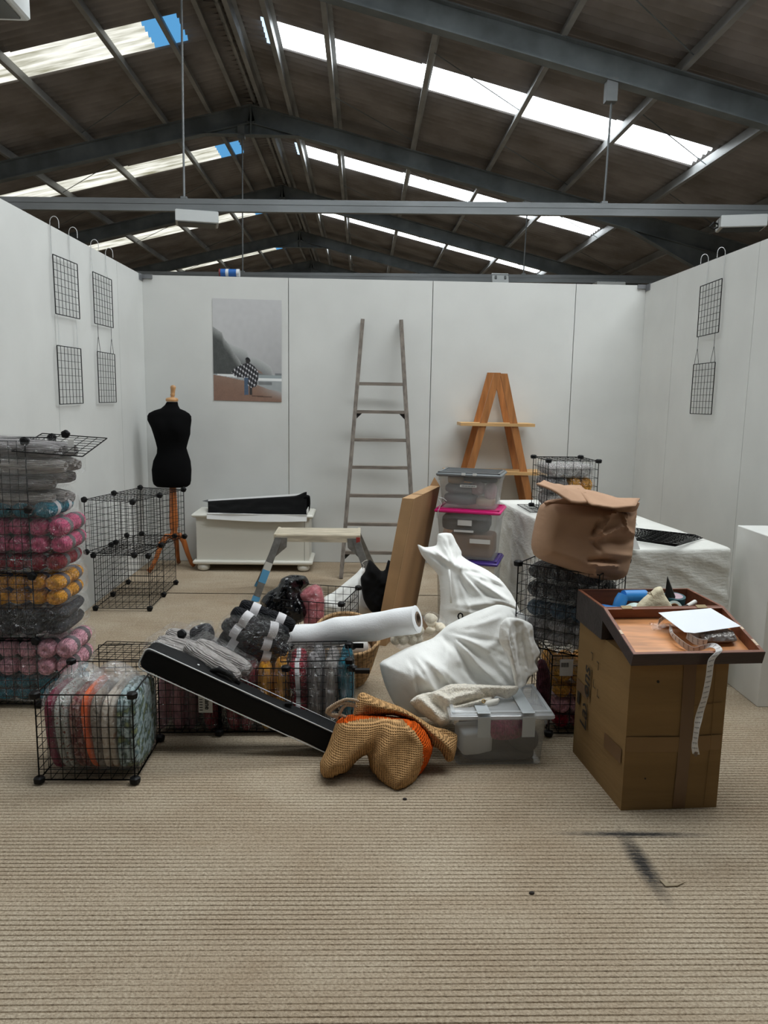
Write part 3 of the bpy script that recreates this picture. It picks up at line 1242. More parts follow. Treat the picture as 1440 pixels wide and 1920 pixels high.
o = MB().grid(lining, 40, 10).build('lining', bag_k, t, fix=False, smooth=True)
o.modifiers.new('thickness', 'SOLIDIFY').thickness = 0.003
inf, mpl = plane_px([(568, 934), (574, 928), (581, 930), (582, 944), (580, 958), (572, 960), (573, 945)], 6.45)
inflate(inf, mpl, 0.02, 0.02, 0.02, 0.008, crump=0.006, cscale=30).build('lining_edge', bag_k, t, smooth=True)

# ---- old wooden ladder against the back wall
old = M('weathered grey wood', S(112, 104, 96), 0.85, var=0.3, vscale=10, stretch=(6, 6, 0.6), bump=0.2, bscale=60)
old_h = M('weathered grey wood, grain across', S(122, 113, 104), 0.85, var=0.3, vscale=10, stretch=(0.6, 6, 6), bump=0.2, bscale=60)
t = thing('ladder', 'tall weathered wooden ladder leaning on the back wall', 'ladder', (0.14, 6.05, 0))
fl, fr, tl_, tr_ = Vector((-0.165, 6.05, 0)), Vector((0.445, 6.05, 0)), Vector((-0.015, 6.612, 2.105)), Vector((0.31, 6.612, 2.105))
for a, b in ((fl, tl_), (fr, tr_)):
    MB().beam(a, b, 0.032, 0.05, (0, 1, 0)).build('rail', old, t)
mt = M('black iron bracket', S(34, 33, 32), 0.6)
nrm = (tl_-fl).cross(fr-fl).normalized()
eye = Vector((0, 0, CAM_H))
for k, ry in enumerate((720, 772.5, 825, 876.5, 929.5, 983, 1036)):
    d = at(712, ry, 1)-eye
    p = eye+d*((fl-eye).dot(nrm)/d.dot(nrm))
    f = p.z/2.105
    a, b = fl.lerp(tl_, f), fr.lerp(tr_, f)
    MB().beam(a, b, 0.044, 0.026, (0, 0, 1)).build('rung', old_h, t)
    if k in (1, 6):
        for q, s in ((a, 1), (b, -1)):
            o_ = q+Vector((s*0.014, -0.008, -0.013))
            MB().extrude([o_, o_+Vector((s*0.045, 0, 0)), o_+Vector((0, 0, -0.045))], (0, 0.02, 0)).build('iron_bracket', mt, t)

# ---- A-frame display shelf
pine = M('oiled pine', S(166, 108, 58), 0.5, var=0.22, vscale=7, stretch=(5, 5, 0.5), coat=0.1)
pine_l = M('pale pine board', S(206, 164, 110), 0.5, var=0.18, vscale=7, stretch=(0.5, 5, 5))
t = thing('display_shelf', 'pine A-frame display shelf with two boards by the back wall', 'shelf', (1.13, 6.47, 0))
for Y, ax, zt in ((6.60, at(926, 701, 6.60).x, 1.685), (6.37, at(938.5, 700, 6.37).x, 1.672)):
    for s in (-1, 1):
        a = Vector((ax+s*0.026, Y, zt))
        b = Vector((ax+s*0.44, Y, 0.0))
        w = 0.030
        mb = MB().extrude([a+Vector((-w, -0.012, 0)), a+Vector((w, -0.012, 0)), b+Vector((w, -0.012, 0)), b+Vector((-w, -0.012, 0))], (0, 0.024, 0))
        mb.build('leg', pine, t)
MB().span((0.812, 6.345, 1.238), (1.432, 6.62, 1.263)).build('shelf_board', pine_l, t)
MB().span((0.70, 6.345, 0.832), (1.565, 6.62, 0.86)).build('shelf_board', pine_l, t)

# ---- hop-up work platform
deck_m = M('worn plywood deck', S(186, 176, 156), 0.8, var=0.25, vscale=14, stretch=(0.4, 3, 3), bump=0.2, bscale=50)
alu = M('dull aluminium', S(136, 136, 134), 0.45, 0.7, var=0.2, vscale=20)
tape_b = M('blue tape', S(84, 148, 188), 0.5)
tape_w = M('pale worn paint', S(190, 188, 180), 0.7)
red_m = M('red paint patch', S(150, 50, 44), 0.6)
t = thing('step_platform', 'folding aluminium step platform with worn wooden deck', 'step platform', (-0.33, 5.55, 0))
zd = 0.478
for k in range(3):
    MB().span((-0.612, 5.405+0.098*k, zd-0.012), (-0.03, 5.405+0.098*k+0.094, zd)).build('deck_board', deck_m, t)
MB().span((-0.622, 5.395, zd-0.052), (-0.02, 5.405, zd-0.004)).build('deck_rail', deck_m, t)
MB().span((-0.622, 5.70, zd-0.052), (-0.02, 5.71, zd-0.004)).build('deck_rail', deck_m, t)
MB().span((-0.632, 5.395, zd-0.048), (-0.612, 5.71, zd+0.002)).build('deck_end', deck_m, t)
MB().span((-0.03, 5.395, zd-0.048), (-0.01, 5.71, zd+0.002)).build('deck_end', deck_m, t)
for (a, b) in ((Vector((-0.60, 5.40, zd-0.03)), Vector((-0.762, 5.335, 0.0))), (Vector((-0.60, 5.70, zd-0.03)), Vector((-0.80, 5.76, 0.0))),
               (Vector((-0.04, 5.40, zd-0.03)), Vector((0.12, 5.335, 0.0))), (Vector((-0.04, 5.70, zd-0.03)), Vector((0.16, 5.76, 0.0)))):
    lg = MB().beam(a, b, 0.05, 0.026, (0, 1, 0)).build('leg', alu, t)
    MB().beam(b.lerp(a, 0.0), b.lerp(a, 0.08), 0.054, 0.03, (0, 1, 0)).build('foot_cap', tape_b, lg)
    if a.x < -0.5 and a.y < 5.5:
        MB().beam(b.lerp(a, 0.30), b.lerp(a, 0.50), 0.053, 0.029, (0, 1, 0)).build('tape_wrap', tape_b, lg)
        MB().beam(b.lerp(a, 0.50), b.lerp(a, 0.62), 0.053, 0.029, (0, 1, 0)).build('tape_wrap', tape_w, lg)
for s, xx in ((1, -0.61), (-1, -0.03)):
    for yy in (5.389, 5.712):
        p = [(xx-s*0.01, yy, zd-0.02), (xx+s*0.075, yy, zd-0.022), (xx+s*0.07, yy, zd-0.09), (xx+s*0.03, yy, zd-0.125), (xx-s*0.02, yy, zd-0.17), (xx-s*0.07, yy, zd-0.17), (xx-s*0.03, yy, zd-0.08)]
        pl = MB().extrude(p, (0, 0.006, 0)).build('hinge_plate', alu, t)
        MB().bar((xx+s*0.05, yy-0.005, zd-0.085), (xx+s*0.05, yy+0.008, zd-0.085), 0.012, 12, cap=True).build('rivet', alu, pl)
MB().span((-0.04, 5.384, zd-0.065), (-0.012, 5.388, zd-0.012)).build('paint_patch', red_m, t)

# ---- flat carton leaning to the right
brown = M('brown corrugated card', S(158, 122, 84), 0.8, var=0.12, vscale=4, bump=0.1, bscale=40, stretch=(1, 1, 0.2))
brown_e = M('brown card narrow edge', S(176, 140, 100), 0.8, var=0.1, vscale=5)
t = thing('flat_carton', 'tall flat brown carton leaning between ladder and plastic boxes', 'carton', (0.2, 4.6, 0))
nb_, fb_ = Vector((0.150, 4.37, 0.0)), Vector((0.365, 5.00, 0.0))
lean = Vector((0.148, 0.0, 0.885))
th = Vector((-0.066, 0.022, 0.0))
c8 = [nb_+th, nb_, fb_, fb_+th]
top = [p+lean+Vector((0, 0, 0.0)) for p in c8]
mb = MB()
mb.add(c8+top, [(1, 2, 6, 5), (3, 0, 4, 7), (2, 3, 7, 6), (3, 2, 1, 0)])
mb.build('carton_face', brown, t)
MB().add([c8[0], c8[1], top[1], top[0]], [(0, 1, 2, 3)]).build('carton_edge', brown_e, t)
mb = MB()
a, b, c, d = top
mb.extrude([a, b, b.lerp(c, .3), a.lerp(d, .3)], (0, 0, 0.004)).build('top_flap', brown_e, t)
MB().extrude([a.lerp(d, .31), b.lerp(c, .31), c, d], (0.002, 0, 0.006)).build('top_flap', brown_e, t)
MB().extrude([c, d, d+Vector((0.03, 0.01, 0.06))], (0.004, 0, 0)).build('torn_corner', brown, t)
MB().add([nb_.lerp(top[1], .0)+Vector((.001, -.001, 0)), nb_.lerp(fb_, .03)+Vector((.001, -.001, 0)), nb_.lerp(fb_, .03)+lean+Vector((.001, -.001, 0)), nb_+lean+Vector((.001, -.001, 0))], [(0, 1, 2, 3)]).build('edge_fold', brown_e, t)

# ---- white plinth at the right edge
t = MB().rbox((2.123, 3.667, 0.422), (0.352, 0.352, 0.844), 0.003).build('display_plinth', M('white painted plinth', S(222, 222, 218), 0.5, var=0.04, vscale=4))
tag(t, 'square white display plinth cut by the right edge', 'plinth')
rebase(t)


# ================================================================ WIRE CUBES AND YARN
_cc = {}


def conn_mesh():
    if 'm' not in _cc:
        mb = MB()
        n = 20
        prof = [(0.012, -0.013), (0.019, -0.011), (0.021, 0.002), (0.0205, 0.008), (0.012, 0.013)]
        for i, (r, z) in enumerate(prof):
            for j in range(n):
                q = r*(1.0 if (j % 4) < 2 or i in (0, 4) else 0.90)
                mb.v.append(Vector((q*math.cos(2*PI*j/n), q*math.sin(2*PI*j/n), z)))
        for i in range(len(prof)-1):
            for j in range(n):
                mb.f.append((i*n+j, i*n+(j+1) % n, (i+1)*n+(j+1) % n, (i+1)*n+j))
        mb.f.append(tuple(range(n-1, -1, -1)))
        mb.f.append(tuple(range(4*n, 5*n)))
        me = mb.mesh('connector')
        me.materials.append(black_plastic)
        _cc['m'] = me
    return _cc['m']


def wire_unit(t, o, ang, size, cells, n=8, face=None, skip=(), zsize=None):
    """t: thing; o: front left bottom corner; cells: {(i, j, k): 'faces'} with L R F B D T"""
    zs = zsize or size
    base = Matrix.Translation(Vector(o)) @ Matrix.Rotation(math.radians(ang), 4, 'Z')
    pan, cons = set(), set()
    for (i, j, k), fs in cells.items():
        for f in fs:
            key = {'L': ('x', i, j, k), 'R': ('x', i+1, j, k), 'F': ('y', i, j, k), 'B': ('y', i, j+1, k), 'D': ('z', i, j, k), 'T': ('z', i, j, k+1)}[f]
            pan.add(key)
            ax, a, b, c = key
            for p in (0, 1):
                for q in (0, 1):
                    cons.add({'x': (a, b+p, c+q), 'y': (a+p, b, c+q), 'z': (a+p, b+q, c)}[ax])
    for ax, a, b, c in sorted(pan):
        p = Vector((a*size, b*size, c*zs))
        if ax == 'x':
            m = basis(p, (0, 1, 0), (0, 0, 1))
            me = wire_mesh(size, zs, n, n)
        elif ax == 'y':
            m = basis(p, (1, 0, 0), (0, 0, 1))
            me = wire_mesh(size, zs, n, n)
        else:
            m = basis(p, (1, 0, 0), (0, 1, 0))
            me = wire_mesh(size, size, n, n)
        link_mesh('wire_panel', me, t, base @ m)
    for c in sorted(cons):
        if c in skip:
            continue
        p = Vector((c[0]*size, c[1]*size, c[2]*zs))
        tilt = Matrix.Rotation(PI/2, 4, 'X') if face == 'y' else Matrix()
        link_mesh('connector', conn_mesh(), t, base @ Matrix.Translation(p) @ tilt)
    return base


def yarn_mat(name, col, ball=True):
    """wound wool; ball: for the unit-sized ball mesh, whose own coordinates run from -1 to 1"""
    k = 1.0 if ball else 22.0
    return M('wool, '+name, col, 0.95, var=0.30, vscale=3.5*k, bump=1.0, bscale=1.9*k, wave=7.0, spec=0.08, sheen=0.05, bdist=0.004, stretch=(1, 1, 1))


band_m = M('grey paper band', S(92, 84, 88), 0.6)
band_w = M('white paper band', S(205, 203, 205), 0.6)
clear = film('clear polybag', gloss=0.04, haze=0.012, bump=1.0, bscale=20, rough=0.07)
clear_s = film('clear polybag, smooth', gloss=0.035, haze=0.02, bump=0.6, bscale=9)
_yb = {}


def skein_mesh(mat, band=None):
    k = (mat.name, 0)
    if k not in _yb:
        mb = MB().lathe([(0.12, -0.86), (0.30, -0.97), (0.55, -0.985), (0.80, -0.86), (0.95, -0.58), (1.0, -0.2), (1.0, 0.2), (0.95, 0.58), (0.80, 0.86), (0.55, 0.985), (0.30, 0.97), (0.12, 0.86)], n=14)
        me = mb.mesh('yarn_ball')
        me.polygons.foreach_set('use_smooth', [True]*len(me.polygons))
        me.materials.append(mat)
        _yb[k] = me
    return _yb[k]


def band_mesh(mat):
    k = ('band', mat.name)
    if k not in _yb:
        me = MB().lathe([(1.02, -0.26), (1.04, 0.0), (1.02, 0.26)], n=16, cap=False).mesh('paper_band')
        me.polygons.foreach_set('use_smooth', [True]*len(me.polygons))
        me.materials.append(mat)
        _yb[k] = me
    return _yb[k]


def add_ball(t, m, mat, band):
    b = link_mesh('yarn_ball', skein_mesh(mat), t, m)
    if band:
        s = bpy.data.objects.new('paper_band', band_mesh(band))
        C.objects.link(s)
        s.parent = b
        ORG[s] = ORG[t]
    return b


def yarn_pack(label, c, cnt, d, mat, band=None, axis='y', ang=0.0, seed=0, group=None, wrap=0.012, tilt=0.0, jit=0.05, wrapmat=None, mats=None, spike=0.010):
    """sealed bag of yarn balls. c: centre of the bag's base; cnt: balls along x, y, z; d: size of one ball"""
    r = random.Random(seed)
    t = thing('yarn_pack', label, 'yarn', c, group)
    base = Matrix.Translation(Vector(c)) @ Matrix.Rotation(math.radians(ang), 4, 'Z') @ Matrix.Rotation(math.radians(tilt), 4, 'Y')
    nx, ny, nz = cnt
    turn = {'y': Matrix.Rotation(PI/2, 4, 'X'), 'x': Matrix.Rotation(PI/2, 4, 'Y'), 'z': Matrix()}[axis]
    k = 0
    for iz in range(nz):
        for iy in range(ny):
            for ix in range(nx):
                p = Vector(((ix-(nx-1)/2)*d[0], (iy-(ny-1)/2)*d[1], (iz+0.5)*d[2]))
                p += Vector((r.uniform(-1, 1)*d[0], r.uniform(-1, 1)*d[1], r.uniform(-.5, .5)*d[2]))*jit
                s = Matrix.Diagonal((d[0]*0.53, d[1]*0.52, d[2]*0.53, 1))
                m = base @ Matrix.Translation(p) @ Matrix.Rotation(r.uniform(-.08, .08), 4, 'Y') @ s @ turn
                add_ball(t, m, mats[k % len(mats)] if mats else mat, band)
                k += 1
    H = Vector((nx*d[0]/2+wrap, ny*d[1]/2+wrap, nz*d[2]/2+wrap*0.6))
    mb = blob((0, 0, nz*d[2]/2), H*1.06, 6.5, nu=40, nv=20, amp=0.012, scale=9, seed=seed+1, spike=spike)
    mb.v = [base @ v for v in mb.v]
    mb.build('plastic_wrap', wrapmat or clear, t, smooth=True)
    return t


Y_GREY = yarn_mat('mid grey', S(140, 136, 136))
Y_GREY2 = yarn_mat('dove grey', S(166, 160, 156))
Y_TEAL = yarn_mat('teal', S(22, 106, 124))
Y_PINK = yarn_mat('raspberry pink', S(192, 84, 118))
Y_RED = yarn_mat('dark red', S(138, 24, 42))
Y_MUST = yarn_mat('mustard', S(218, 152, 44))
Y_CHAR = yarn_mat('charcoal', S(54, 54, 58))
Y_ROSE = yarn_mat('pale rose', S(210, 152, 166))
Y_BLACK = yarn_mat('near black', S(34, 35, 38))
Y_SLATE = yarn_mat('dark slate', S(44, 66, 82))
Y_MAUVE = yarn_mat('dusky mauve', S(140, 96, 106))
Y_CREAM = yarn_mat('cream', S(226, 216, 196))

# ---- tower of four cubes at the left edge
TX, TY, TS, TZ = -1.805, 3.44, 0.30, 0.308
t = thing('wire_cube_tower', 'tower of four black wire cubes filled with yarn by left wall', 'wire cube', (TX+.15, TY+.15, 0))
wire_unit(t, (TX, TY, 0.02), 0, TS, {(0, 0, 0): 'FLBD', (0, 0, 1): 'FLBD', (0, 0, 2): 'FLBD', (0, 0, 3): 'FLBD'}, n=8, face='y', zsize=TZ)
lp = thing('wire_grid', 'loose black wire panel lying askew on top of the yarn tower', 'wire panel', at(80, 830, 3.5))
link_mesh('panel_grid', wire_mesh(0.31, 0.33, 7, 8), lp, basis(at(22, 846, 3.42), at(156, 856, 3.42)-at(22, 846, 3.42), at(1, 806, 3.75)-at(22, 846, 3.42)))
link_mesh('connector', conn_mesh(), lp, Matrix.Translation(at(123, 814, 3.72)) @ Matrix.Rotation(PI/2, 4, 'X'))
lp2 = thing('wire_grid', 'black wire panel tilted behind the tower lid, left edge', 'wire panel', at(60, 830, 3.6))
link_mesh('panel_grid', wire_mesh(0.27, 0.09, 7, 2), lp2, basis(at(-5, 858, 3.6), at(100, 856, 3.6)-at(-5, 858, 3.6), Vector((0, 0.02, .1))))
tg = MB().grid(lambda u, v: at(127+11*u, 824+24*v, 3.55)+Vector((0, 0.004*u, 0)), 2, 3).build('price_tag', card_w, fix=False)
tg.modifiers.new('thickness', 'SOLIDIFY').thickness = 0.001
tag(tg, 'small white swing tag on the tower top panel', 'tag')
rebase(tg)
cxm = TX+0.225
z = 0.035
for (lab, cnt, d, mt_, bd, ax, h, sx, cnt_y) in (
        ('teal yarn bag at the foot of the left tower', (5, 2, 2), (0.086, 0.142, 0.056), Y_TEAL, None, 'y', 0.114, 0, 2),
        ('pale rose yarn bag, two layers, in the lowest cube of left tower', (5, 2, 2), (0.088, 0.142, 0.086), Y_ROSE, band_m, 'y', 0.180, 0.02, 2),
        ('charcoal yarn bag in the second cube of left tower', (4, 1, 2), (0.105, 0.29, 0.068), Y_CHAR, None, 'y', 0.148, 0, 1),
        ('mustard yarn bag, two layers, above the charcoal bag', (5, 2, 2), (0.086, 0.142, 0.070), Y_MUST, band_m, 'y', 0.165, -0.005, 2),
        ('dark red yarn bag under the raspberry bag in left tower', (5, 2, 1), (0.086, 0.142, 0.074), Y_RED, band_m, 'y', 0.082, -0.005, 2),
        ('raspberry pink yarn bag, two layers, in left tower', (5, 2, 2), (0.088, 0.142, 0.080), Y_PINK, band_m, 'y', 0.165, 0.015, 2),
        ('teal yarn bag with white bands in left tower', (4, 2, 1), (0.098, 0.142, 0.078), Y_TEAL, band_w, 'y', 0.085, -0.015, 2)):
    yarn_pack(lab, (cxm+sx, TY+0.15, z), cnt, d, mt_, bd, ax, seed=int(z*100), group='yarn bags in the tower of wire cubes')
    z += h
    if 0.31 < z < 0.36:
        z = 0.345
    if 0.62 < z < 0.67:
        z = 0.655
z = 0.958
for i, (lab, w, sx) in enumerate((('grey yarn bag at the bottom of the top cube', 0.40, -0.03), ('grey yarn bag second from the bottom of the top cube', 0.41, -0.02),
                                  ('grey yarn bag second from the top of left tower', 0.45, 0.0), ('topmost grey yarn bag of the left tower', 0.46, 0.0))):
    yarn_pack(lab, (cxm+sx-0.01, TY+0.15, z), (1, 3, 1), (w, 0.098, 0.072), Y_GREY if i % 2 else Y_GREY2, None, 'x', seed=40+i, group='grey yarn bags on the tower of wire cubes', tilt=(3, -2, 3, 2)[i], wrap=0.016)
    z += 0.073

# ---- two-level cube shelf by the left wall
t = thing('wire_cube_shelf', 'lower empty double wire cube beside the left wall', 'wire cube', (-1.6, 5.4, 0))
wire_unit(t, (-1.80, 5.06, 0.02), 0, 0.365, {(0, 0, 0): 'LRDF', (0, 1, 0): 'LRDBF', }, n=8, face='y')
base = Matrix.Translation((-1.80, 5.06, 0.02))
link_mesh('wire_panel', wire_mesh(0.365, 0.365, 8, 8), t, base @ basis((0, 0, 0.365), (1, 0, 0), (0, 1, 0)))
t = thing('wire_cube_shelf', 'upper empty double wire cube, turned askew on the lower one', 'wire cube', (-1.6, 5.3, 0.40))
wire_unit(t, (-1.832, 5.022, 0.415), -14, 0.352, {(0, 0, 0): 'LRDTF', (0, 1, 0): 'LRDTFB'}, n=8, face='y')

# ---- front cube with folded textiles
FX, FY, FS = -1.212, 2.735, 0.36
t = thing('wire_cube', 'open wire cube full of bagged textiles, nearest on the left', 'wire cube', (FX+.18, FY+.18, 0))
wire_unit(t, (FX, FY, 0.018), 0, FS, {(0, 0, 0): 'FLRBD'}, n=8, zsize=0.338)


def pattern(name, cols, scale, dist=0.0, stretch=(1, 1, 1)):
    m = M(name, cols[0], 0.9, var=0.1, vscale=scale, bump=0.5, bscale=90, spec=0.1, stretch=stretch)
    r = [n for n in m.node_tree.nodes if n.type == 'VALTORGB'][0]
    e = r.color_ramp.elements
    r.color_ramp.interpolation = 'LINEAR'
    while len(e) < len(cols):
        e.new(0.5)
    for i, c in enumerate(cols):
        e[i].position = 0.32+0.36*i/max(1, len(cols)-1)
        e[i].color = c
    return m


tex = [('burgundy folded textile in a clear bag, leftmost in the front cube', pattern('burgundy cloth', [S(96, 26, 48), S(126, 40, 66)], 30), 0.034),
       ('grey and red speckled folded textile in the front cube', pattern('speckled cloth', [S(122, 124, 120), S(176, 178, 172), S(112, 56, 48)], 95), 0.052),
       ('dark red floral folded textile in the front cube', pattern('red floral cloth', [S(126, 62, 66), S(96, 48, 44), S(150, 110, 100), S(92, 76, 58)], 45), 0.046),
       ('orange folded textile in the front cube', pattern('orange cloth', [S(196, 84, 40), S(222, 104, 54)], 20), 0.026),
       ('taupe folded textile in the front cube', pattern('taupe cloth', [S(112, 102, 92), S(150, 140, 128), S(94, 88, 80)], 60), 0.034),
       ('beige floral folded textile in the front cube', pattern('beige floral cloth', [S(166, 154, 140), S(190, 182, 170), S(150, 118, 96)], 28), 0.054),
       ('blue and green floral folded textile, rightmost in the front cube', pattern('blue floral cloth', [S(96, 122, 128), S(168, 186, 188), S(70, 92, 88), S(128, 138, 96)], 26), 0.074)]
xx = FX+0.022
for i, (lab, mt_, w) in enumerate(tex):
    lean = (0.030, 0.030, 0.034, 0.040, 0.02, 0.008, 0.0)[i]
    hgt = (0.30, 0.30, 0.29, 0.31, 0.30, 0.29, 0.31)[i]
    tt = thing('textile_pack', lab, 'textile', (xx+w/2, FY+.18, 0.025), 'bagged textiles in the front wire cube')
    nfold = max(1, int(round(w/0.027)))
    for k in range(nfold):
        ww = w/nfold
        cx_ = xx+ww*(k+.5)
        mb = blob((0, 0, 0), (ww*0.60, 0.148, hgt/2), 4.2, nu=24, nv=18, amp=0.006, scale=10, seed=i*3+k)
        for v in mb.v:
            s = (v.z/hgt+.5)
            v.x += cx_+lean*(1-s)**2-lean*.3
            v.y += FY+0.168
            v.z += 0.03+hgt/2
        mb.build('fold', mt_, tt, smooth=True)
    mb = blob((0, 0, 0), (w/2+0.012, 0.158, hgt/2+0.022), 5, nu=30, nv=20, amp=0.012, scale=9, seed=i+60, spike=0.006)
    for v in mb.v:
        s = (v.z/hgt+.5)
        v.x += xx+w/2+lean*(1-s)**2-lean*.3
        v.y += FY+0.168
        v.z += 0.035+hgt/2
    mb.build('plastic_wrap', clear, tt, smooth=True)
    xx += w+0.0035
# crumpled bag tops standing up out of the cube
top_f = film('clear polybag, crumpled', gloss=0.08, haze=0.10, bump=1.0, bscale=16, rough=0.16)
for lab, px, Y, tb in (('crumpled clear bag top rising over the left textiles', [(98, 1312), (118, 1262), (150, 1240), (178, 1246), (205, 1268), (212, 1312), (160, 1322)], 2.93, .07),
                       ('crumpled clear bag top rising over the middle textiles', [(158, 1312), (172, 1268), (205, 1240), (232, 1242), (262, 1262), (258, 1300), (205, 1322)], 2.98, .08),
                       ('crumpled clear bag top rising over the blue textile', [(212, 1312), (225, 1282), (248, 1264), (275, 1270), (282, 1300), (262, 1318)], 2.92, .06)):
    ring, m = plane_px(px, Y, (0, -1, 0.5))
    mb = inflate(ring, m, tb, tb*.6, 0.06, 0.009, crump=0.016, cscale=11, seed=Y*7+tb*40, fine=0.004, fscale=30)
    o = mb.build('plastic_bag', top_f, smooth=True)
    tag(o, lab, 'plastic bag', 'crumpled bag tops over the front cube')
    rebase(o)

# ---- low row of three cubes
RX0, RY0, RS = -0.900, 3.145, 0.289
t = thing('wire_cube_row', 'low row of three wire cubes packed with upright yarn', 'wire cube', (-0.47, 3.29, 0))
wire_unit(t, (RX0, RY0, 0.018), 1.5, RS, {(0, 0, 0): 'FLBD', (1, 0, 0): 'FLBD', (2, 0, 0): 'FLRBD'}, n=9)
lp = thing('wire_grid', 'loose wire panel lying on the right end of the low cube row', 'wire panel', (-0.17, 3.3, 0.345))
q = [atz(526, 1241, .345), atz(660, 1238, .345), atz(545, 1211, .345)]
link_mesh('panel_grid', wire_mesh(0.30, 0.26, 8, 6), lp, quad_matrix(*q))
for px_, py_ in ((654, 1209), (655, 1239)):
    link_mesh('connector', conn_mesh(), lp, Matrix.Translation(atz(px_, py_, .345)))
for (px_, py_) in ((655, 1209), (664, 1256)):
    p = atz(px_, py_, .33)
    MB().box(p+Vector((0.035, 0, -0.004)), (0.062, 0.024, 0.016)).build('connector_arm', black_plastic, lp)
rowpacks = [(0.03, 0.05, Y_ROSE, 'pale rose yarn bag at the left end of the low row', None), (0.088, 0.062, Y_ROSE, 'second pale rose yarn bag in the low row', None),
            (0.155, 0.06, Y_MAUVE, 'dusky mauve yarn bag in the low row', None), (0.228, 0.07, Y_RED, 'dark red yarn bag with white paper label in the low row', 'L'),
            (0.322, 0.07, Y_RED, 'dark red yarn bag left in the middle cube', None), (0.398, 0.07, Y_RED, 'dark red yarn bag beside the mustard yarn', None),
            (0.470, 0.066, Y_MUST, 'mustard yarn bag in the middle cube', None), (0.540, 0.060, Y_MUST, 'mustard yarn bag at right end of middle cube', None),
            (0.616, 0.070, Y_RED, 'red yarn bag with white bands in the right cube', 'W'), (0.690, 0.062, Y_GREY, 'mid grey yarn bag in the right cube', None),
            (0.758, 0.062, Y_GREY2, 'pale grey yarn bag in the right cube', None), (0.826, 0.062, Y_TEAL, 'teal yarn bag at the right end of the low row', None)]
lab_m = M('printed paper label', S(206, 204, 200), 0.6)
ink = M('black printing ink', S(24, 24, 26), 0.6)
for i, (dx, w, mt_, lab, kind) in enumerate(rowpacks):
    hz = 0.28+0.03*RND.random()+(0.02 if i > 7 else 0)
    nz = 2 if kind == 'W' else 1
    c = (RX0+dx+0.012, RY0+0.145, 0.022)
    tt = yarn_pack(lab, c, (1, 2, nz), (w, 0.135, hz/nz), mt_, band_w if kind == 'W' else None, 'x' if kind == 'W' else 'z', ang=1.5, seed=80+i, group='upright yarn bags in the low cube row', wrap=0.006, spike=0.004)
    if kind == 'L':
        y_ = RY0+0.146-0.157
        lb = MB().span((c[0]-0.034, y_-0.001, 0.115), (c[0]+0.026, y_, 0.245)).build('paper_label', lab_m, tt)
        text('label_text', 'mmerlane', 0.030, ink, tt, basis((c[0]+0.004, y_-0.002, 0.19), (0, 0, -1), (1, 0, 0)), bold=0.0006)
        for k in range(5):
            MB().span((c[0]-0.03, y_-0.0016, 0.125+0.012*k), (c[0]-0.016, y_-0.001, 0.129+0.012*k)).build('small_print', ink, lb)

# ---- grey yarn bags lying on the row, and the black-and-white bag
yarn_pack('grey yarn bag lying on the left end of the cube row', (-0.72, 3.25, 0.318), (1, 3, 1), (0.36, 0.085, 0.075), Y_GREY2, None, 'x', ang=-12, seed=111, wrap=0.018, tilt=12)
yarn_pack('darker grey yarn bag between the long black case and striped bag', (-0.62, 3.12, 0.325), (1, 2, 1), (0.26, 0.08, 0.075), Y_GREY2, None, 'x', ang=-20, seed=112, wrap=0.014, tilt=22, jit=.02)
o = thing('yarn_ball', 'single charcoal yarn ball in film left of the striped bag', 'yarn', at(378, 1188, 3.3))
add_ball(o, Matrix.Translation(at(379, 1189, 3.3)) @ Matrix.Rotation(1.2, 4, 'Y') @ Matrix.Diagonal((0.045, 0.045, 0.05, 1)), Y_CHAR, None)
mb = blob(at(376, 1186, 3.3), (0.065, 0.05, 0.055), 2.6, amp=0.01, scale=20, seed=5)
mb.build('plastic_wrap', clear, o, smooth=True)
lc = thing('connector', 'loose black cube connector lying on the grey yarn bag', 'connector', at(341, 1189, 3.2))
link_mesh('hub', conn_mesh(), lc, Matrix.Translation(at(341, 1189, 3.2)) @ Matrix.Rotation(1.0, 4, 'X'))
t = thing('yarn_pack', 'clear bag of black yarn with white paper bands on the row', 'yarn', at(465, 1250, 3.24))
cen = at(464, 1210, 3.27)+Vector((0, 0, -0.045))
MR = Matrix.Translation(cen) @ Matrix.Rotation(math.radians(24), 4, 'Y') @ Matrix.Rotation(math.radians(24), 4, 'X')
for row in range(6):
    for k in range(2):
        s = (row-2.5)/2.5
        p = Vector(((-0.072+0.144*k)*(1-.16*s*s)+0.012*(row % 2)-.004*row, 0.045*s*s+0.006*k, -0.132+0.056*row))
        add_ball(t, MR @ Matrix.Translation(p) @ Matrix.Rotation((k-.5)*.5, 4, 'Z') @ Matrix.Diagonal((0.074, 0.036, 0.037, 1)) @ Matrix.Rotation(PI/2, 4, 'Y'), Y_BLACK, band_w)
        p2 = p+Vector((0.015, 0.068, 0.004))
        add_ball(t, MR @ Matrix.Translation(p2) @ Matrix.Diagonal((0.072, 0.036, 0.037, 1)) @ Matrix.Rotation(PI/2, 4, 'Y'), Y_BLACK, band_w)
mb = blob((0, 0.035, 0.005), (0.172, 0.092, 0.188), 2.9, nu=48, nv=26, amp=0.012, scale=8, seed=9, spike=0.010)
mb.v = [MR @ v for v in mb.v]
mb.build('plastic_wrap', film('clear polybag, tight', gloss=0.045, haze=0.01, bump=1.0, bscale=24, rough=0.06), t, smooth=True)

# ---- open cube standing behind
ro = atz(640, 1133, 0.37)
RA = 14
e = Vector((math.cos(math.radians(-RA)), math.sin(math.radians(-RA)), 0))
o3 = Vector((ro.x, ro.y, 0.015))-e*0.365
t = thing('wire_cube', 'open wire cube behind the white fabric roll', 'wire cube', o3+Vector((.2, .1, -0.015)))
wire_unit(t, o3, -RA, 0.365, {(0, 0, 0): 'FLRBD'}, n=8, zsize=0.355)

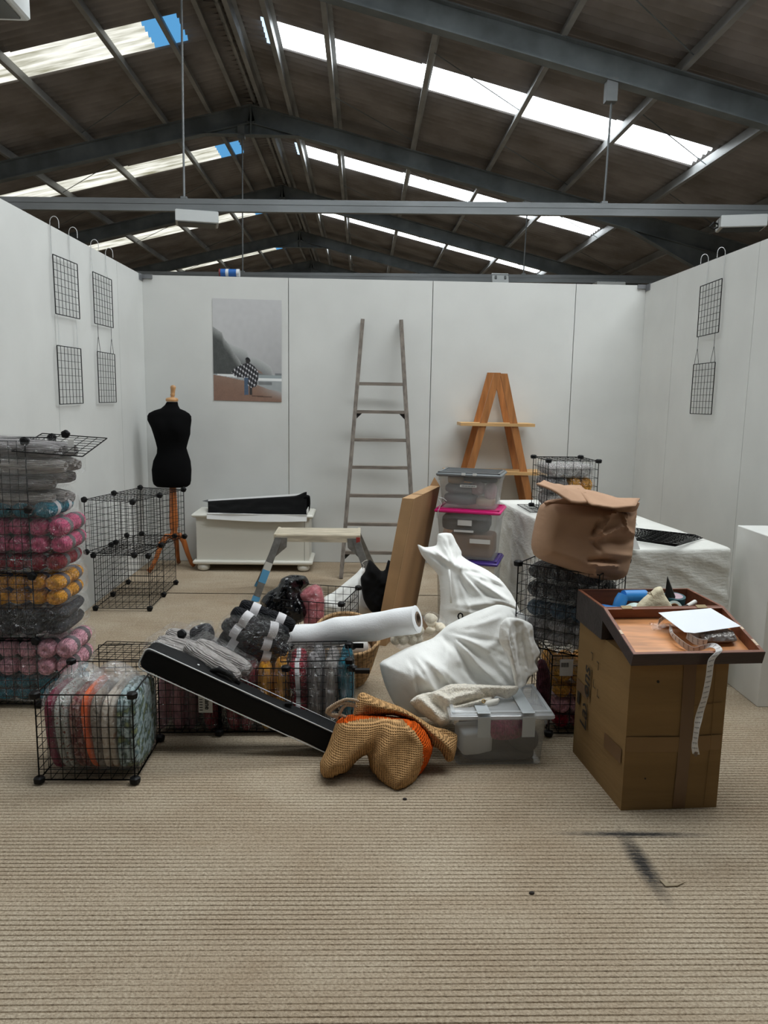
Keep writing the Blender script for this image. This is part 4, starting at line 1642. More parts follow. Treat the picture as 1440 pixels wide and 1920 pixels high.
# ---- two stacked cubes under the paper bag
t = thing('wire_cube', 'lower wire cube of the pair under the paper bag', 'wire cube', (1.0, 3.33, 0))
wire_unit(t, (0.835, 3.155, 0.018), 0, 0.355, {(0, 0, 0): 'FLRBDT'}, n=8, skip=((0, 0, 1), (1, 0, 1)))
UA = 9-45
ul = Vector((0.690, 3.262, 0.395))
t = thing('wire_cube', 'upper wire cube of dark yarn, turned cornerwise under paper bag', 'wire cube', (0.95, 3.28, 0.375))
wire_unit(t, ul, UA, 0.365, {(0, 0, 0): 'FLRBD'}, n=8, skip=((1, 0, 1),))
uc = ul+Vector((math.cos(math.radians(UA)), math.sin(math.radians(UA)), 0))*0.183+Vector((-math.sin(math.radians(UA)), math.cos(math.radians(UA)), 0))*0.183
for i, (lab, mt_, zz, d, ny) in enumerate((('grey yarn bag at the bottom of the cornerwise cube', Y_GREY, 0.405, (0.105, 0.155, 0.056), 2), ('slate yarn bag in the middle of the cornerwise cube', Y_SLATE, 0.522, (0.105, 0.155, 0.075), 2),
                                       ('black yarn bag near the top of the cornerwise cube', Y_BLACK, 0.605, (0.105, 0.155, 0.075), 2), ('topmost black yarn bag under the paper bag', Y_BLACK, 0.688, (0.105, 0.155, 0.07), 2))):
    yarn_pack(lab, (uc.x, uc.y, zz), (3, ny, 2 if i == 0 else 1), d, mt_, None, 'y', ang=UA, seed=130+i, group='yarn bags in the cornerwise cube', wrapmat=clear_s if i == 0 else None)
for i, (lab, mt_, zz) in enumerate((('dark red yarn bag at the bottom of the lower cube', Y_RED, 0.03), ('rose yarn bag in the lower cube', Y_ROSE, 0.095), ('orange yarn bag in the lower cube', Y_MUST, 0.165), ('mustard yarn bag in the lower cube', Y_MUST, 0.235))):
    yarn_pack(lab, (1.01, 3.33, zz), (4, 2, 1), (0.076, 0.15, 0.064), mt_, None, 'y', seed=140+i, group='yarn bags in the lower cube under the paper bag', wrap=0.004)
lb = MB().span((0.868, 3.147, 0.285), (0.925, 3.149, 0.36)).build('paper_label', lab_m)
tag(lb, 'white barcode label behind the wires of the lower cube', 'label')
for k in range(10):
    MB().span((0.872+0.0035*k, 3.1462, 0.325), (0.8735+0.0035*k+(0.0006 if k % 3 else 0), 3.147, 0.345)).build('barcode_bar', ink, lb)
# dark garment hanging between the lower cube and the clear box
ring, m = plane_px([(1008, 1240), (1022, 1238), (1032, 1270), (1030, 1330), (1026, 1365), (1012, 1330), (1006, 1290)], 3.11)
o = inflate(ring, m, 0.02, 0.02, 0.02, 0.008, crump=0.01, cscale=16, seed=3).build('scarf', yarn_mat('dark maroon scarf', S(62, 30, 36), False), smooth=True)
tag(o, 'dark maroon knitted scarf hanging at the lower cube corner', 'scarf')
rebase(o)

# ---- floor panels left of the row
fp = thing('wire_grid', 'flat wire panel lying on the floor behind the textile cube', 'wire panel', atz(230, 1225, 0.02))
q = [atz(160, 1235, .012), atz(262, 1238, .012), atz(186, 1208, .012)]
link_mesh('panel_grid', wire_mesh(0.34, 0.30, 8, 8), fp, quad_matrix(*q))
fp2 = thing('wire_grid', 'wire panel standing upright behind the textile cube', 'wire panel', atz(230, 1254, 0.0))
a_, b_ = atz(186, 1252, 0.004), atz(262, 1250, 0.004)
link_mesh('panel_grid', wire_mesh(0.34, 0.125, 8, 3), fp2, basis(a_, b_-a_, (0, 0.05, 1)))

# ---- table, cloth and what stands on it
wood_t = M('table board', S(150, 124, 92), 0.7)
cloth_m = M('white linen tablecloth', S(222, 222, 216), 0.85, var=0.03, vscale=6, bump=0.35, bscale=34, spec=0.15, stretch=(1, 1, 2.5))
TFc, TBc = Vector((1.525, 3.70, 0)), Vector((1.335, 5.50, 0))
ty = (TBc-TFc).normalized()
tx = Vector((ty.y, -ty.x, 0))
TW, TLn = 0.715, (TBc-TFc).length
tcn = (TFc+TBc)/2
t = thing('trestle_table', 'long table hidden under the white cloth by the right wall', 'table', tcn)
rz = Matrix((tx, ty, Vector((0, 0, 1)))).transposed()
MB().box(tcn+Vector((0, 0, 0.718)), (TW-0.03, TLn-0.03, 0.026), rz).build('tabletop', wood_t, t)
for sx in (-1, 1):
    for sy in (-1, 1):
        MB().bar(tcn+tx*(sx*0.27)+ty*(sy*0.72), tcn+tx*(sx*0.27)+ty*(sy*0.72)+Vector((0, 0, 0.705)), 0.018, 10, cap=True).build('leg', alu, t)
per = []
npr = [(-1, -1), (1, -1), (1, 1), (-1, 1)]
rc = 0.03
NPS = 420
hx, hy = TW/2, TLn/2
Lp = 4*(hx+hy)
for i in range(NPS):
    s = Lp*i/NPS
    if s < 2*hx:
        p, nn = (-hx+s, -hy), (0, -1)
    elif s < 2*hx+2*hy:
        p, nn = (hx, -hy+s-2*hx), (1, 0)
    elif s < 4*hx+2*hy:
        p, nn = (hx-(s-2*hx-2*hy), hy), (0, 1)
    else:
        p, nn = (-hx, hy-(s-4*hx-2*hy)), (-1, 0)
    cxr = max(-hx+rc, min(hx-rc, p[0]))
    cyr = max(-hy+rc, min(hy-rc, p[1]))
    d = Vector((p[0]-cxr, p[1]-cyr, 0))
    if abs(d.x) > 1e-6 and abs(d.y) > 1e-6:
        d = d.normalized()*rc
    nv = d.normalized() if d.length > 1e-6 else Vector((nn[0], nn[1], 0))
    per.append((Vector((cxr, cyr, 0))+d, nv, s))
mb = MB()
rings = [(0.0, 0.742), (0.5, 0.742), (0.85, 0.743), (0.985, 0.742), (1.0, 0.736)]
for f, zc in rings:
    for p, nv, s in per:
        q = p*f
        mb.v.append(Vector((q.x, q.y, zc+0.0025*MN.noise(Vector((q.x*5, q.y*5, 2)))*(f > 0))))
NZ = 44
for k in range(1, NZ+1):
    f = k/NZ
    zc = 0.736-0.726*f
    for p, nv, s in per:
        wv = 0.010*f+0.020*f*math.sin(s*11+2*math.sin(s*3.1))+0.016*f*MN.noise(Vector((s*6, 0, 5)))+0.006*MN.noise(Vector((s*9, zc*4, 1)))+0.012*(MN.ridged_multi_fractal(Vector((s*3+zc*2, zc*6+s*1.5, 1)), .9, 2, 4, .9, 2)-1)
        q = p+nv*(0.006+max(-0.004, wv))
        mb.v.append(Vector((q.x, q.y, zc)))
nr = len(rings)+NZ
for k in range(nr-1):
    for i in range(NPS):
        j = (i+1) % NPS
        mb.f.append((k*NPS+i, k*NPS+j, (k+1)*NPS+j, (k+1)*NPS+i))
mb.v = [tcn+tx*v.x+ty*v.y+Vector((0, 0, v.z)) for v in mb.v]
o = mb.build('tablecloth', cloth_m, smooth=True)
tag(o, 'floor-length white linen cloth over the long table', 'tablecloth')
rebase(o)

fl_ = atz(1024, 960, 0.765)
tp = at(1022, 893, fl_.y)
ta = atz(1118, 950, 0.765)
CA = 4
cs = 0.325
cpos = Vector((fl_.x, fl_.y, 0.765))
t = thing('wire_cube', 'wire cube with grey and mustard yarn on the white table', 'wire cube', cpos+Vector((.15, .15, -.02)))
wire_unit(t, cpos, CA, cs, {(0, 0, 0): 'FLRBDT'}, n=6)
cc_ = cpos+Vector((cs/2-0.01, cs/2+.01, 0))
yarn_pack('grey yarn bag at the bottom of the cube on the table', (cc_.x, cc_.y, 0.775), (3, 2, 1), (0.095, 0.14, 0.10), Y_GREY2, None, 'y', ang=CA, seed=150, wrap=0.006)
yarn_pack('mustard yarn bag in the cube on the table', (cc_.x+0.07, cc_.y, 0.882), (2, 2, 1), (0.078, 0.14, 0.095), Y_MUST, None, 'y', ang=CA, seed=151, wrap=0.005)
yarn_pack('bluish grey yarn bag left of the mustard bag on the table', (cc_.x-0.085, cc_.y, 0.882), (2, 2, 1), (0.07, 0.14, 0.09), Y_GREY, None, 'y', ang=CA, seed=153, wrap=0.005)
yarn_pack('silvery bag at the top of the cube on the table', (cc_.x, cc_.y, 0.985), (3, 2, 1), (0.095, 0.14, 0.075), Y_GREY2, None, 'y', ang=CA, seed=152, wrap=0.008, wrapmat=top_f)
for lab, q4 in (('flat wire panel on the far left corner of the table', [(970, 946), (1072, 940), (1005, 962)]), ):
    q = [atz(x, y, 0.752) for x, y in q4]
    lp = thing('wire_grid', lab, 'wire panel', q[0])
    link_mesh('panel_grid', wire_mesh(0.34, 0.34, 8, 8), lp, basis(q[0], Vector((1, 0.05, 0)), Vector((0, -1, 0))))
for k in range(4):
    q = [atz(x, y, 0.753+0.008*k) for x, y in ((1270, 1026), (1343, 1018), (1186, 1000))]
    a_ = Vector((1.50, 3.93, 0.753+0.008*k))
    lp = thing('wire_grid', ('lowest wire panel of the flat pile on the table', 'second wire panel from the bottom of the pile on the table', 'third wire panel from the bottom of the pile on the table', 'topmost wire panel of the flat pile on the table')[k], 'wire panel', a_)
    link_mesh('panel_grid', wire_mesh(0.34, 0.34, 8, 8), lp, Matrix.Translation(atz(1266+2*k, 1024-k*1.0, 0.753+0.008*k)) @ Matrix.Rotation(math.radians(44+3*k), 4, 'Z'))
for i, (px_, py_, s_, lab) in enumerate(((1190, 1030, 0.055, 'grey side of a folded card tent on the table edge'), (1186, 985, 0.06, 'white folded card standing on the table behind paper bag'))):
    p = atz(px_, py_, 0.746)
    t_ = MB().extrude([p+Vector((-s_*.5, 0, 0)), p+Vector((s_*.5, 0, 0)), p+Vector((s_*.1, .02, s_*1.1)), p+Vector((-s_*.3, .02, s_*1.1))], (0, 0.002, 0))
    t_.extrude([p+Vector((-s_*.3, .022, s_*1.1)), p+Vector((s_*.1, .022, s_*1.1)), p+Vector((s_*.5, .05, 0)), p+Vector((-s_*.5, .05, 0))], (0, 0.002, 0))
    o = t_.build('card_tent', card_w)
    tag(o, lab, 'card')
    rebase(o)


# ================================================================ PLASTIC STORAGE BOXES
boxp = film('translucent box plastic', tint=(0.86, 0.87, 0.87, 1), gloss=0.05, haze=0.16, bump=0.02, bscale=4, rough=0.2)
boxp2 = film('clear box plastic', tint=(0.90, 0.92, 0.93, 1), gloss=0.05, haze=0.10, bump=0.02, bscale=4, rough=0.15)
lid_g = M('grey lid plastic', S(110, 114, 116), 0.35)
lid_p = M('pink lid plastic', S(214, 30, 120), 0.35)
lid_v = M('purple lid plastic', S(74, 52, 136), 0.35)
paper_l = M('white label paper', S(214, 214, 212), 0.6)


def tub(t, c, w, d, h, ang, taper, mat, th=0.003):
    """open-topped tapered tub; c: centre of its base"""
    R = rot('Z', ang)
    c = Vector(c)
    mb = MB()

    def ring(f, z, ins):
        a, b = w/2*f-ins, d/2*f-ins
        q = 0.02
        pts = []
        for cx, cy, t0 in ((a-q, -b+q, -90), (a-q, b-q, 0), (-a+q, b-q, 90), (-a+q, -b+q, 180)):
            for k in range(4):
                g = math.radians(t0+30*k)
                pts.append(c+R @ Vector((cx+q*math.cos(g), cy+q*math.sin(g), z)))
        return pts
    rings = [ring(taper, 0, 0.02), ring(taper, 0.004, 0.0), ring(taper+(1-taper)*.5, h*.5, 0), ring(1, h*.86, 0), ring(1, h*.87, -0.006), ring(1, h, -0.006)]
    n = 16
    for r in rings:
        mb.v += r
    for i in range(len(rings)-1):
        for j in range(n):
            mb.f.append((i*n+j, i*n+(j+1) % n, (i+1)*n+(j+1) % n, (i+1)*n+j))
    mb.f.append(tuple(range(n-1, -1, -1)))
    o = mb.build('tub', mat, t, autos=50)
    return o


def lid(t, c, w, d, ang, mat, ribs=0, h=0.026):
    R = rot('Z', ang)
    c = Vector(c)
    o = MB().rbox(c+Vector((0, 0, h*.4)), (w, d, h*.8), 0.006, R).build('lid', mat, t, autos=40)
    mb = MB()
    for sx, sy, a, b in ((0, -1, w-.02, .014), (0, 1, w-.02, .014), (-1, 0, .014, d-.02), (1, 0, .014, d-.02)):
        MB().box(c+R @ Vector((sx*(w/2-.017), sy*(d/2-.017), h*.9)), (a, b, h*.35), R).build('lid_rim', mat, o)
    for k in range(ribs):
        MB().box(c+R @ Vector((0, -d/2+.04+(d-.08)*k/(ribs-1), h*.84)), (w-.07, .009, .006), R).build('lid_rib', mat, o)
    return o


def face_label(t, c, R, d, x, z, w, h, out, body=None, name='label'):
    p = Vector(c)+R @ Vector((x, -d/2-out, z))
    o = MB().box(p, (w, 0.0012, h), R).build(name, paper_l, t)
    if body:
        for k in range(body):      # print too small to read in the photograph
            MB().box(p+R @ Vector((-w*.42+w*.84*(k+.5)/body, -0.0008, 0)), (w*.84/body*(.5+.3*(k % 3 > 0)), .0006, h*.4), R).build('small_print', ink, o)
    return o


SA = -17
Rs = rot('Z', SA)
bc = Vector((0.705, 4.86, 0))
fab = [M('grey folded fabric', S(112, 114, 116), 0.9, bump=.3, bscale=40), M('dusty pink plush', S(190, 158, 160), 0.95, bump=.6, bscale=90), M('brown kraft parcel', S(150, 118, 92), 0.8),
       M('dark stuff', S(58, 58, 60), 0.9, bump=.4, bscale=40), M('pale tan cloth', S(190, 164, 140), 0.9)]


def filler(t, lab, c, r, mat, e=3.5, ang=SA, name='bundle', cat='fabric', amp=0.01):
    o = blob(c, r, e, rot('Z', ang), nu=24, nv=14, amp=amp, scale=12, seed=c[2]*9+c[0]*31).build(name, mat, smooth=True)
    tag(o, lab, cat)
    return rebase(o)


for nm, z0, h, lm, w in (('bottom storage box with purple lid, behind the white sacks', 0.0, 0.425, lid_v, 0.375), ('storage box with bright pink lid, middle of the stack', 0.452, 0.30, lid_p, 0.385),
                        ('storage box with ribbed grey lid, top of the stack', 0.778, 0.205, lid_g, 0.375)):
    t = thing('storage_box', nm, 'storage box', bc+Vector((0, 0, z0)), 'translucent storage boxes in a stack')
    tub(t, bc+Vector((0, 0, z0)), w, 0.29, h, SA, 0.90 if h < .4 else .93, boxp)
    lid(t, bc+Vector((0, 0, z0+h)), w+.035, 0.325, SA, lm, 9 if lm is lid_g else 0)
    if lm is lid_g:
        face_label(t, bc, Rs, 0.29, 0.0, z0+h*.72, 0.105, 0.014, .003, 14)
        for sx in (-0.03, 0.04):
            MB().box(bc+Rs @ Vector((sx, -0.164, z0+h+.018)), (.024, .008, .014), Rs).build('lid_clip', paper_l, t)
    if lm is lid_p:
        face_label(t, bc, Rs, 0.29, -0.015, z0+h*.80, 0.09, 0.036, .003)
        face_label(t, bc, Rs, 0.29, -0.02, z0+h*.62, 0.125, 0.014, .002)
        face_label(t, bc, Rs, 0.29, 0.085, z0+h*.42, 0.13, 0.028, .001)
zt = 0.785
filler(None, 'grey fabric bundle at the bottom left of the grey-lidded box', bc+Rs @ Vector((-0.06, -0.03, zt+.045)), (.105, .095, .038), fab[0])
filler(None, 'second grey fabric bundle in the grey-lidded box', bc+Rs @ Vector((-0.065, -0.03, zt+.115)), (.10, .095, .030), fab[0])
filler(None, 'pale cloth roll at the upper left of the grey-lidded box', bc+Rs @ Vector((-0.10, -0.02, zt+.168)), (.05, .09, .026), fab[4])
filler(None, 'dusty pink plush lump in the grey-lidded box', bc+Rs @ Vector((0.045, -0.04, zt+.12)), (.05, .08, .045), fab[1], 2.4)
filler(None, 'dusty pink plush lump at the right of the grey-lidded box', bc+Rs @ Vector((0.125, -0.04, zt+.10)), (.04, .08, .055), fab[1], 2.4)
filler(None, 'dark bundle under the grey lid', bc+Rs @ Vector((0.05, 0.03, zt+.172)), (.11, .08, .022), fab[3])
filler(None, 'pale tan cloth at the lower right of the grey-lidded box', bc+Rs @ Vector((0.10, -0.05, zt+.035)), (.06, .075, .03), fab[4])
filler(None, 'brown kraft parcel inside the pink-lidded box', bc+Rs @ Vector((0.02, -0.01, .455+.085)), (.145, .115, .075), fab[2], 8, amp=0)
filler(None, 'dark bundle at the top of the pink-lidded box', bc+Rs @ Vector((-0.02, 0.0, .455+.225)), (.155, .12, .055), fab[3], 5)
filler(None, 'dark bundle inside the purple-lidded box', bc+Rs @ Vector((0, 0, .2)), (.15, .11, .16), fab[3], 5)
t = MB()
p = at(822, 935, 4.70)
t.tube([p, p+Vector((.02, -.01, -.03)), p+Vector((0, -.015, -.07)), p+Vector((-.005, -.012, -.12))], 0.0022, 5)
t.tube([p+Vector((.0, 0, .01)), p+Vector((.03, -.01, .005)), p+Vector((.05, -.012, -.012))], 0.0022, 5)
o = t.build('cord', white_wire)
tag(o, 'white cord end hanging over the pink lid at the left', 'cord')
rebase(o)

# ---- clear box in front
FB = Vector((0.565, 3.02, 0))
FA = 2.0
Rf = rot('Z', FA)
t = thing('storage_box', 'clear plastic box with clear lid on the floor in front', 'storage box', FB)
tub(t, FB, 0.375, 0.27, 0.205, FA, 0.93, boxp2)
lo_ = lid(t, FB+Vector((0, 0, 0.205)), 0.425, 0.315, FA, film('clear lid plastic', tint=(0.9, 0.92, 0.93, 1), gloss=0.07, haze=0.30, bump=0.02, bscale=4, rough=0.15), 0, 0.03)
tapew = M('clear packing tape', S(176, 182, 184), 0.3)
for sx in (-0.075, 0.105):
    MB().box(FB+Rf @ Vector((sx, -0.164, 0.18)), (.052, .0015, .085), Rf).build('tape_strip', tapew, t)
    MB().box(FB+Rf @ Vector((sx, -0.03, 0.2365)), (.052, .262, .0012), Rf).build('tape_strip', tapew, t)
filler(None, 'white paper stack at the left inside the clear box', FB+Rf @ Vector((-0.095, -0.05, 0.085)), (.065, .06, .05), M('white paper stack', S(200, 202, 204), .7), 9, 12, 'paper_stack', 'paper', 0)
filler(None, 'dark pink knitting inside the clear box', FB+Rf @ Vector((0.035, -0.045, 0.125)), (.085, .07, .04), yarn_mat('dark pink knit', S(138, 54, 84), False), 2.4, FA, 'knitting', 'fabric')
filler(None, 'dark round bundle at the right inside the clear box', FB+Rf @ Vector((0.118, -0.04, 0.075)), (.058, .07, .058), fab[3], 2.3, FA)
filler(None, 'dark layer on the bottom of the clear box', FB+Rf @ Vector((0.01, 0.0, 0.028)), (.15, .105, .022), fab[3], 6, FA)
filler(None, 'dark bundle behind the knitting in the clear box', FB+Rf @ Vector((-0.0, 0.06, 0.11)), (.14, .05, .07), fab[3], 4, FA)

# ================================================================ SACKS, CLOTHS AND BAGS
sack_m = M('white cotton sacking', S(240, 240, 236), 0.9, var=0.03, vscale=10, bump=0.12, bscale=160, spec=0.1, sheen=0.1)
cord_m = M('white cord', S(214, 212, 204), 0.8)

# upper sack leaning back against the boxes
ring, m = plane_px([(783, 1021), (797, 1026), (818, 1022), (822, 1001), (846, 1000), (856, 1018), (865, 1034), (866, 1042), (880, 1052), (912, 1068), (935, 1085), (955, 1112), (969, 1142), (978, 1190),
                    (960, 1275), (870, 1278), (824, 1180), (824, 1158), (826, 1120), (822, 1080), (806, 1060), (790, 1040)], 3.95, (0.1, -1, 0.25))
inv = m.inverted()


def pl(px, py, Y=3.95):
    return tuple((inv @ at(px, py, Y))[:2])


folds = []
for a, b, am, w in (((800, 1030), (880, 1085), .028, .020), ((835, 1015), (850, 1075), .022, .016), ((850, 1075), (965, 1140), .020, .018), ((838, 1068), (842, 1130), .024, .012), ((900, 1075), (960, 1120), .014, .015),
                    ((840, 1135), (930, 1125), .03, .022), ((880, 1090), (940, 1130), .016, .014), ((822, 1140), (900, 1150), .016, .014), ((810, 1035), (850, 1080), -.02, .012)):
    p0, p1 = pl(*a), pl(*b)
    folds.append((*p0, *p1, am, w))
folds += radial(*pl(842, 1066), 14, -80, 30, .10, .34, .012, .012, 4)
yk0, yk1 = pl(840, 1120)[1], pl(840, 1010)[1]


def s1_h(P):
    k = np.clip((P[:, 1]-yk0)/(yk1-yk0), 0, 1)
    return 1.0-0.72*k*k*(3-2*k)


folds += [(*pl(*a), *pl(*b), am, .0075) for a, b, am in (((812, 1030), (838, 1062), .02), ((826, 1012), (842, 1064), .02), ((842, 1006), (846, 1064), -.018), ((854, 1020), (848, 1066), .018), ((800, 1036), (836, 1066), -.016),
                                                        ((862, 1044), (850, 1070), .016), ((850, 1072), (880, 1110), .014), ((848, 1074), (866, 1120), -.014), ((856, 1072), (930, 1095), .014), ((870, 1066), (950, 1112), -.012), ((900, 1120), (960, 1140), .018), ((905, 1135), (965, 1150), -.014))]
mb = inflate(ring, m, 0.17, 0.11, 0.11, 0.0075, height=s1_h, folds=folds, crump=0.005, cscale=8, seed=2.2, fine=0.002, fscale=26, floor=0.012)
t = thing('sack', 'upper white cotton sack, its gathered mouth leaning on the flat carton', 'sack', (0.62, 3.95, 0), 'white cotton sacks')
mb.build('sack_cloth', sack_m, t, smooth=True)
p = [at(842, 1068, 3.78), at(844, 1090, 3.77), at(845, 1115, 3.76), at(846, 1130, 3.77)]
MB().tube(p, 0.006, 7).build('seam', sack_m, t, smooth=True)
p = at(863, 1155, 3.72)
MB().tube([p+Vector((.012*math.cos(k*PI/4), -.004, .016*math.sin(k*PI/4))) for k in range(8)], 0.004, 6, closed=True).build('toggle', black_plastic, t)

# lower, bigger sack in front
YS = 3.30
ring, m = plane_px([(712, 1245), (730, 1232), (760, 1216), (786, 1206), (812, 1196), (840, 1172), (880, 1152), (930, 1134), (955, 1138), (985, 1154), (1000, 1172), (1001, 1192), (1013, 1224), (1004, 1240),
                    (1008, 1256), (990, 1272), (975, 1300), (940, 1330), (880, 1345), (800, 1345), (760, 1340), (738, 1318), (722, 1285)], YS, (0.05, -1, 0.35))
inv2 = m.inverted()


def pl2(px, py, Y=YS):
    return tuple((inv2 @ at(px, py, Y))[:2])


folds = []
for a, b, am, w in (((828, 1182), (880, 1140), .020, .020), ((828, 1185), (960, 1130), .02, .02), ((828, 1188), (780, 1200), .02, .02), ((830, 1190), (900, 1250), -.022, .022), ((832, 1190), (930, 1290), .020, .018),
                    ((826, 1186), (835, 1212), -.03, .013), ((770, 1220), (870, 1300), .018, .016), ((760, 1250), (840, 1330), .016, .014), ((850, 1250), (930, 1300), -.018, .02), ((945, 1165), (1000, 1205), .028, .018),
                    ((940, 1170), (948, 1260), .030, .013), ((955, 1190), (975, 1270), -.02, .02), ((880, 1180), (930, 1160), .016, .02), ((900, 1215), (955, 1180), .018, .018), ((970, 1180), (990, 1260), .018, .014),
                    ((760, 1300), (800, 1335), .014, .01), ((750, 1290), (790, 1340), -.012, .01)):
    folds.append((*pl2(*a), *pl2(*b), am, w))
folds += radial(*pl2(828, 1187), 22, -95, 60, .10, .36, .010, .011, 8)
folds += radial(*pl2(955, 1135), 12, -120, -20, .08, .26, .010, .010, 9)


def s_h(P):
    q = np.array([pl2(780, 1260)])
    r_ = np.array([pl2(828, 1187)])
    return 0.80+0.35*np.exp(-(np.hypot(*(P-q).T)/.13)**2)-0.34*np.exp(-(np.hypot(*(P-r_).T)/.05)**2)


folds += [(*pl2(*a), *pl2(*b), am, w) for a, b, am, w in (((835, 1192), (875, 1232), .022, .009), ((838, 1194), (868, 1258), -.020, .009), ((840, 1190), (915, 1226), .020, .010), ((842, 1188), (930, 1205), -.016, .010), ((770, 1232), (800, 1290), .014, .008),
                                                         ((760, 1236), (778, 1312), -.012, .008), ((790, 1240), (838, 1290), .014, .008), ((748, 1312), (762, 1338), .016, .006), ((738, 1318), (744, 1338), -.014, .006), ((766, 1318), (776, 1340), .014, .006),
                                                         ((862, 1160), (955, 1132), .014, .008), ((880, 1172), (950, 1140), -.012, .008), ((905, 1230), (945, 1280), .014, .009), ((870, 1270), (925, 1306), -.014, .009))]
mb = inflate(ring, m, 0.20, 0.12, 0.14, 0.0078, height=s_h, folds=folds, crump=0.004, cscale=8, seed=5.1, fine=0.0018, fscale=26, floor=0.010)
t = thing('sack', 'large white cotton sack slumped in front of the upper one', 'sack', (0.45, 3.3, 0), 'white cotton sacks')
mb.build('sack_cloth', sack_m, t, smooth=True)
# loose open mouth hanging on its right side
ring, m3 = plane_px([(938, 1172), (950, 1158), (975, 1160), (998, 1172), (1002, 1200), (1013, 1224), (1003, 1240), (1009, 1257), (990, 1270), (985, 1285), (968, 1290), (958, 1250), (945, 1220), (936, 1200)], 3.03, (0.25, -1, 0.1))
inv3 = m3.inverted()
folds = []
for a, b, am, w in (((950, 1165), (965, 1260), .020, .010), ((942, 1180), (950, 1235), .018, .009), ((985, 1175), (1000, 1245), .016, .012), ((968, 1170), (978, 1280), -.018, .012)):
    folds.append((*(inv3 @ at(*a, 3.03))[:2], *(inv3 @ at(*b, 3.03))[:2], am, w))
inflate(ring, m3, 0.012, 0.010, 0.012, 0.007, folds=folds+[(*(inv3 @ at(*a, 3.03))[:2], *(inv3 @ at(*b, 3.03))[:2], am, .008) for a, b, am in (((948, 1170), (940, 1200), .02), ((944, 1195), (962, 1270), .022), ((980, 1172), (992, 1262), -.014))], crump=0.005, cscale=12, seed=6, fine=0.003, fscale=40, backfold=-0.8).build('sack_mouth', sack_m, t, smooth=True)

# small white sack behind the open cube
ring, m = plane_px([(606, 1122), (625, 1110), (650, 1090), (668, 1075), (678, 1064), (684, 1066), (686, 1085), (690, 1110), (698, 1140), (690, 1155), (640, 1165), (600, 1150)], 4.75, (0, -1, 0.3))
inv4 = m.inverted()
f4 = []
for a, b in (((680, 1070), (630, 1120)), ((680, 1072), (655, 1130)), ((682, 1075), (675, 1135)), ((683, 1075), (690, 1130))):
    f4.append((*(inv4 @ at(*a, 4.75))[:2], *(inv4 @ at(*b, 4.75))[:2], .02, .014))
t = thing('sack', 'small white sack with tied neck behind the open wire cube', 'sack', (-.1, 4.75, 0), 'white cotton sacks')
inflate(ring, m, 0.12, 0.10, 0.10, 0.012, folds=f4, crump=0.012, cscale=9, seed=7, floor=0.01).build('sack_cloth', sack_m, t, smooth=True)
p = at(680, 1066, 4.72)
MB().tube([p, p+Vector((.008, 0, .02)), p+Vector((-.005, 0, .035)), p+Vector((.012, 0, .05)), p+Vector((.03, .0, .055))], 0.003, 5).build('cord', cord_m, t)

# black tote bag
tote_m = M('black tote cloth', S(16, 16, 17), 0.85, bump=0.3, bscale=20, spec=0.2)
ring, m = plane_px([(676, 1085), (684, 1072), (692, 1050), (700, 1055), (714, 1070), (722, 1068), (728, 1050), (737, 1060), (740, 1100), (736, 1140), (700, 1150), (682, 1125)], 4.6, (0, -1, 0.15))
o = inflate(ring, m, 0.07, 0.06, 0.06, 0.010, crump=0.02, cscale=9, seed=8, floor=.01).build('tote_bag', tote_m, smooth=True)
tag(o, 'black cloth tote bag standing behind the white fabric roll', 'bag')
rebase(o)

# black bin bag and pink bag in the open cube
bin_m = M('glossy black bin liner', S(9, 11, 14), 0.2, bump=1.0, bscale=17, spec=0.5)
ring, m = plane_px([(488, 1128), (500, 1112), (520, 1100), (528, 1085), (546, 1078), (572, 1080), (580, 1095), (565, 1108), (575, 1130), (584, 1155), (540, 1175), (500, 1165), (489, 1145)], 4.25, (0, -1, 0.35))
inv5 = m.inverted()
f5 = []
for a, b, am in (((545, 1090), (555, 1165), .03), ((530, 1105), (510, 1165), .03), ((555, 1110), (575, 1160), .025), ((540, 1095), (575, 1085), .03), ((520, 1110), (500, 1135), .02), ((538, 1110), (530, 1170), -.03)):
    f5.append((*(inv5 @ at(*a, 4.25))[:2], *(inv5 @ at(*b, 4.25))[:2], am, .016))
o = inflate(ring, m, 0.10, 0.09, 0.08, 0.010, folds=f5, crump=0.03, cscale=9, seed=9, fine=.008, fscale=24, floor=.03).build('bin_bag', bin_m, autos=20)
tag(o, 'glossy black bin bag stuffed in the open wire cube', 'bag')
rebase(o)
pink_f = M('pink wool seen through film', S(176, 92, 100), 0.5, var=.25, vscale=30, bump=.5, bscale=60)
t = thing('yarn_bag', 'pink wool in a clear bag inside the open wire cube', 'yarn', at(588, 1170, 4.2))
ring, m = plane_px([(562, 1115), (575, 1102), (592, 1096), (602, 1102), (608, 1125), (606, 1160), (590, 1175), (570, 1170), (570, 1140)], 4.2, (0, -1, 0.2))
inflate(ring, m, 0.06, 0.06, 0.06, 0.010, crump=0.01, cscale=16, seed=10).build('wool', pink_f, t, smooth=True)
inflate([(x*1.10, y*1.06) for x, y in ring], m, 0.072, 0.07, 0.06, 0.010, crump=0.015, cscale=12, seed=11).build('plastic_wrap', clear, t, smooth=True)

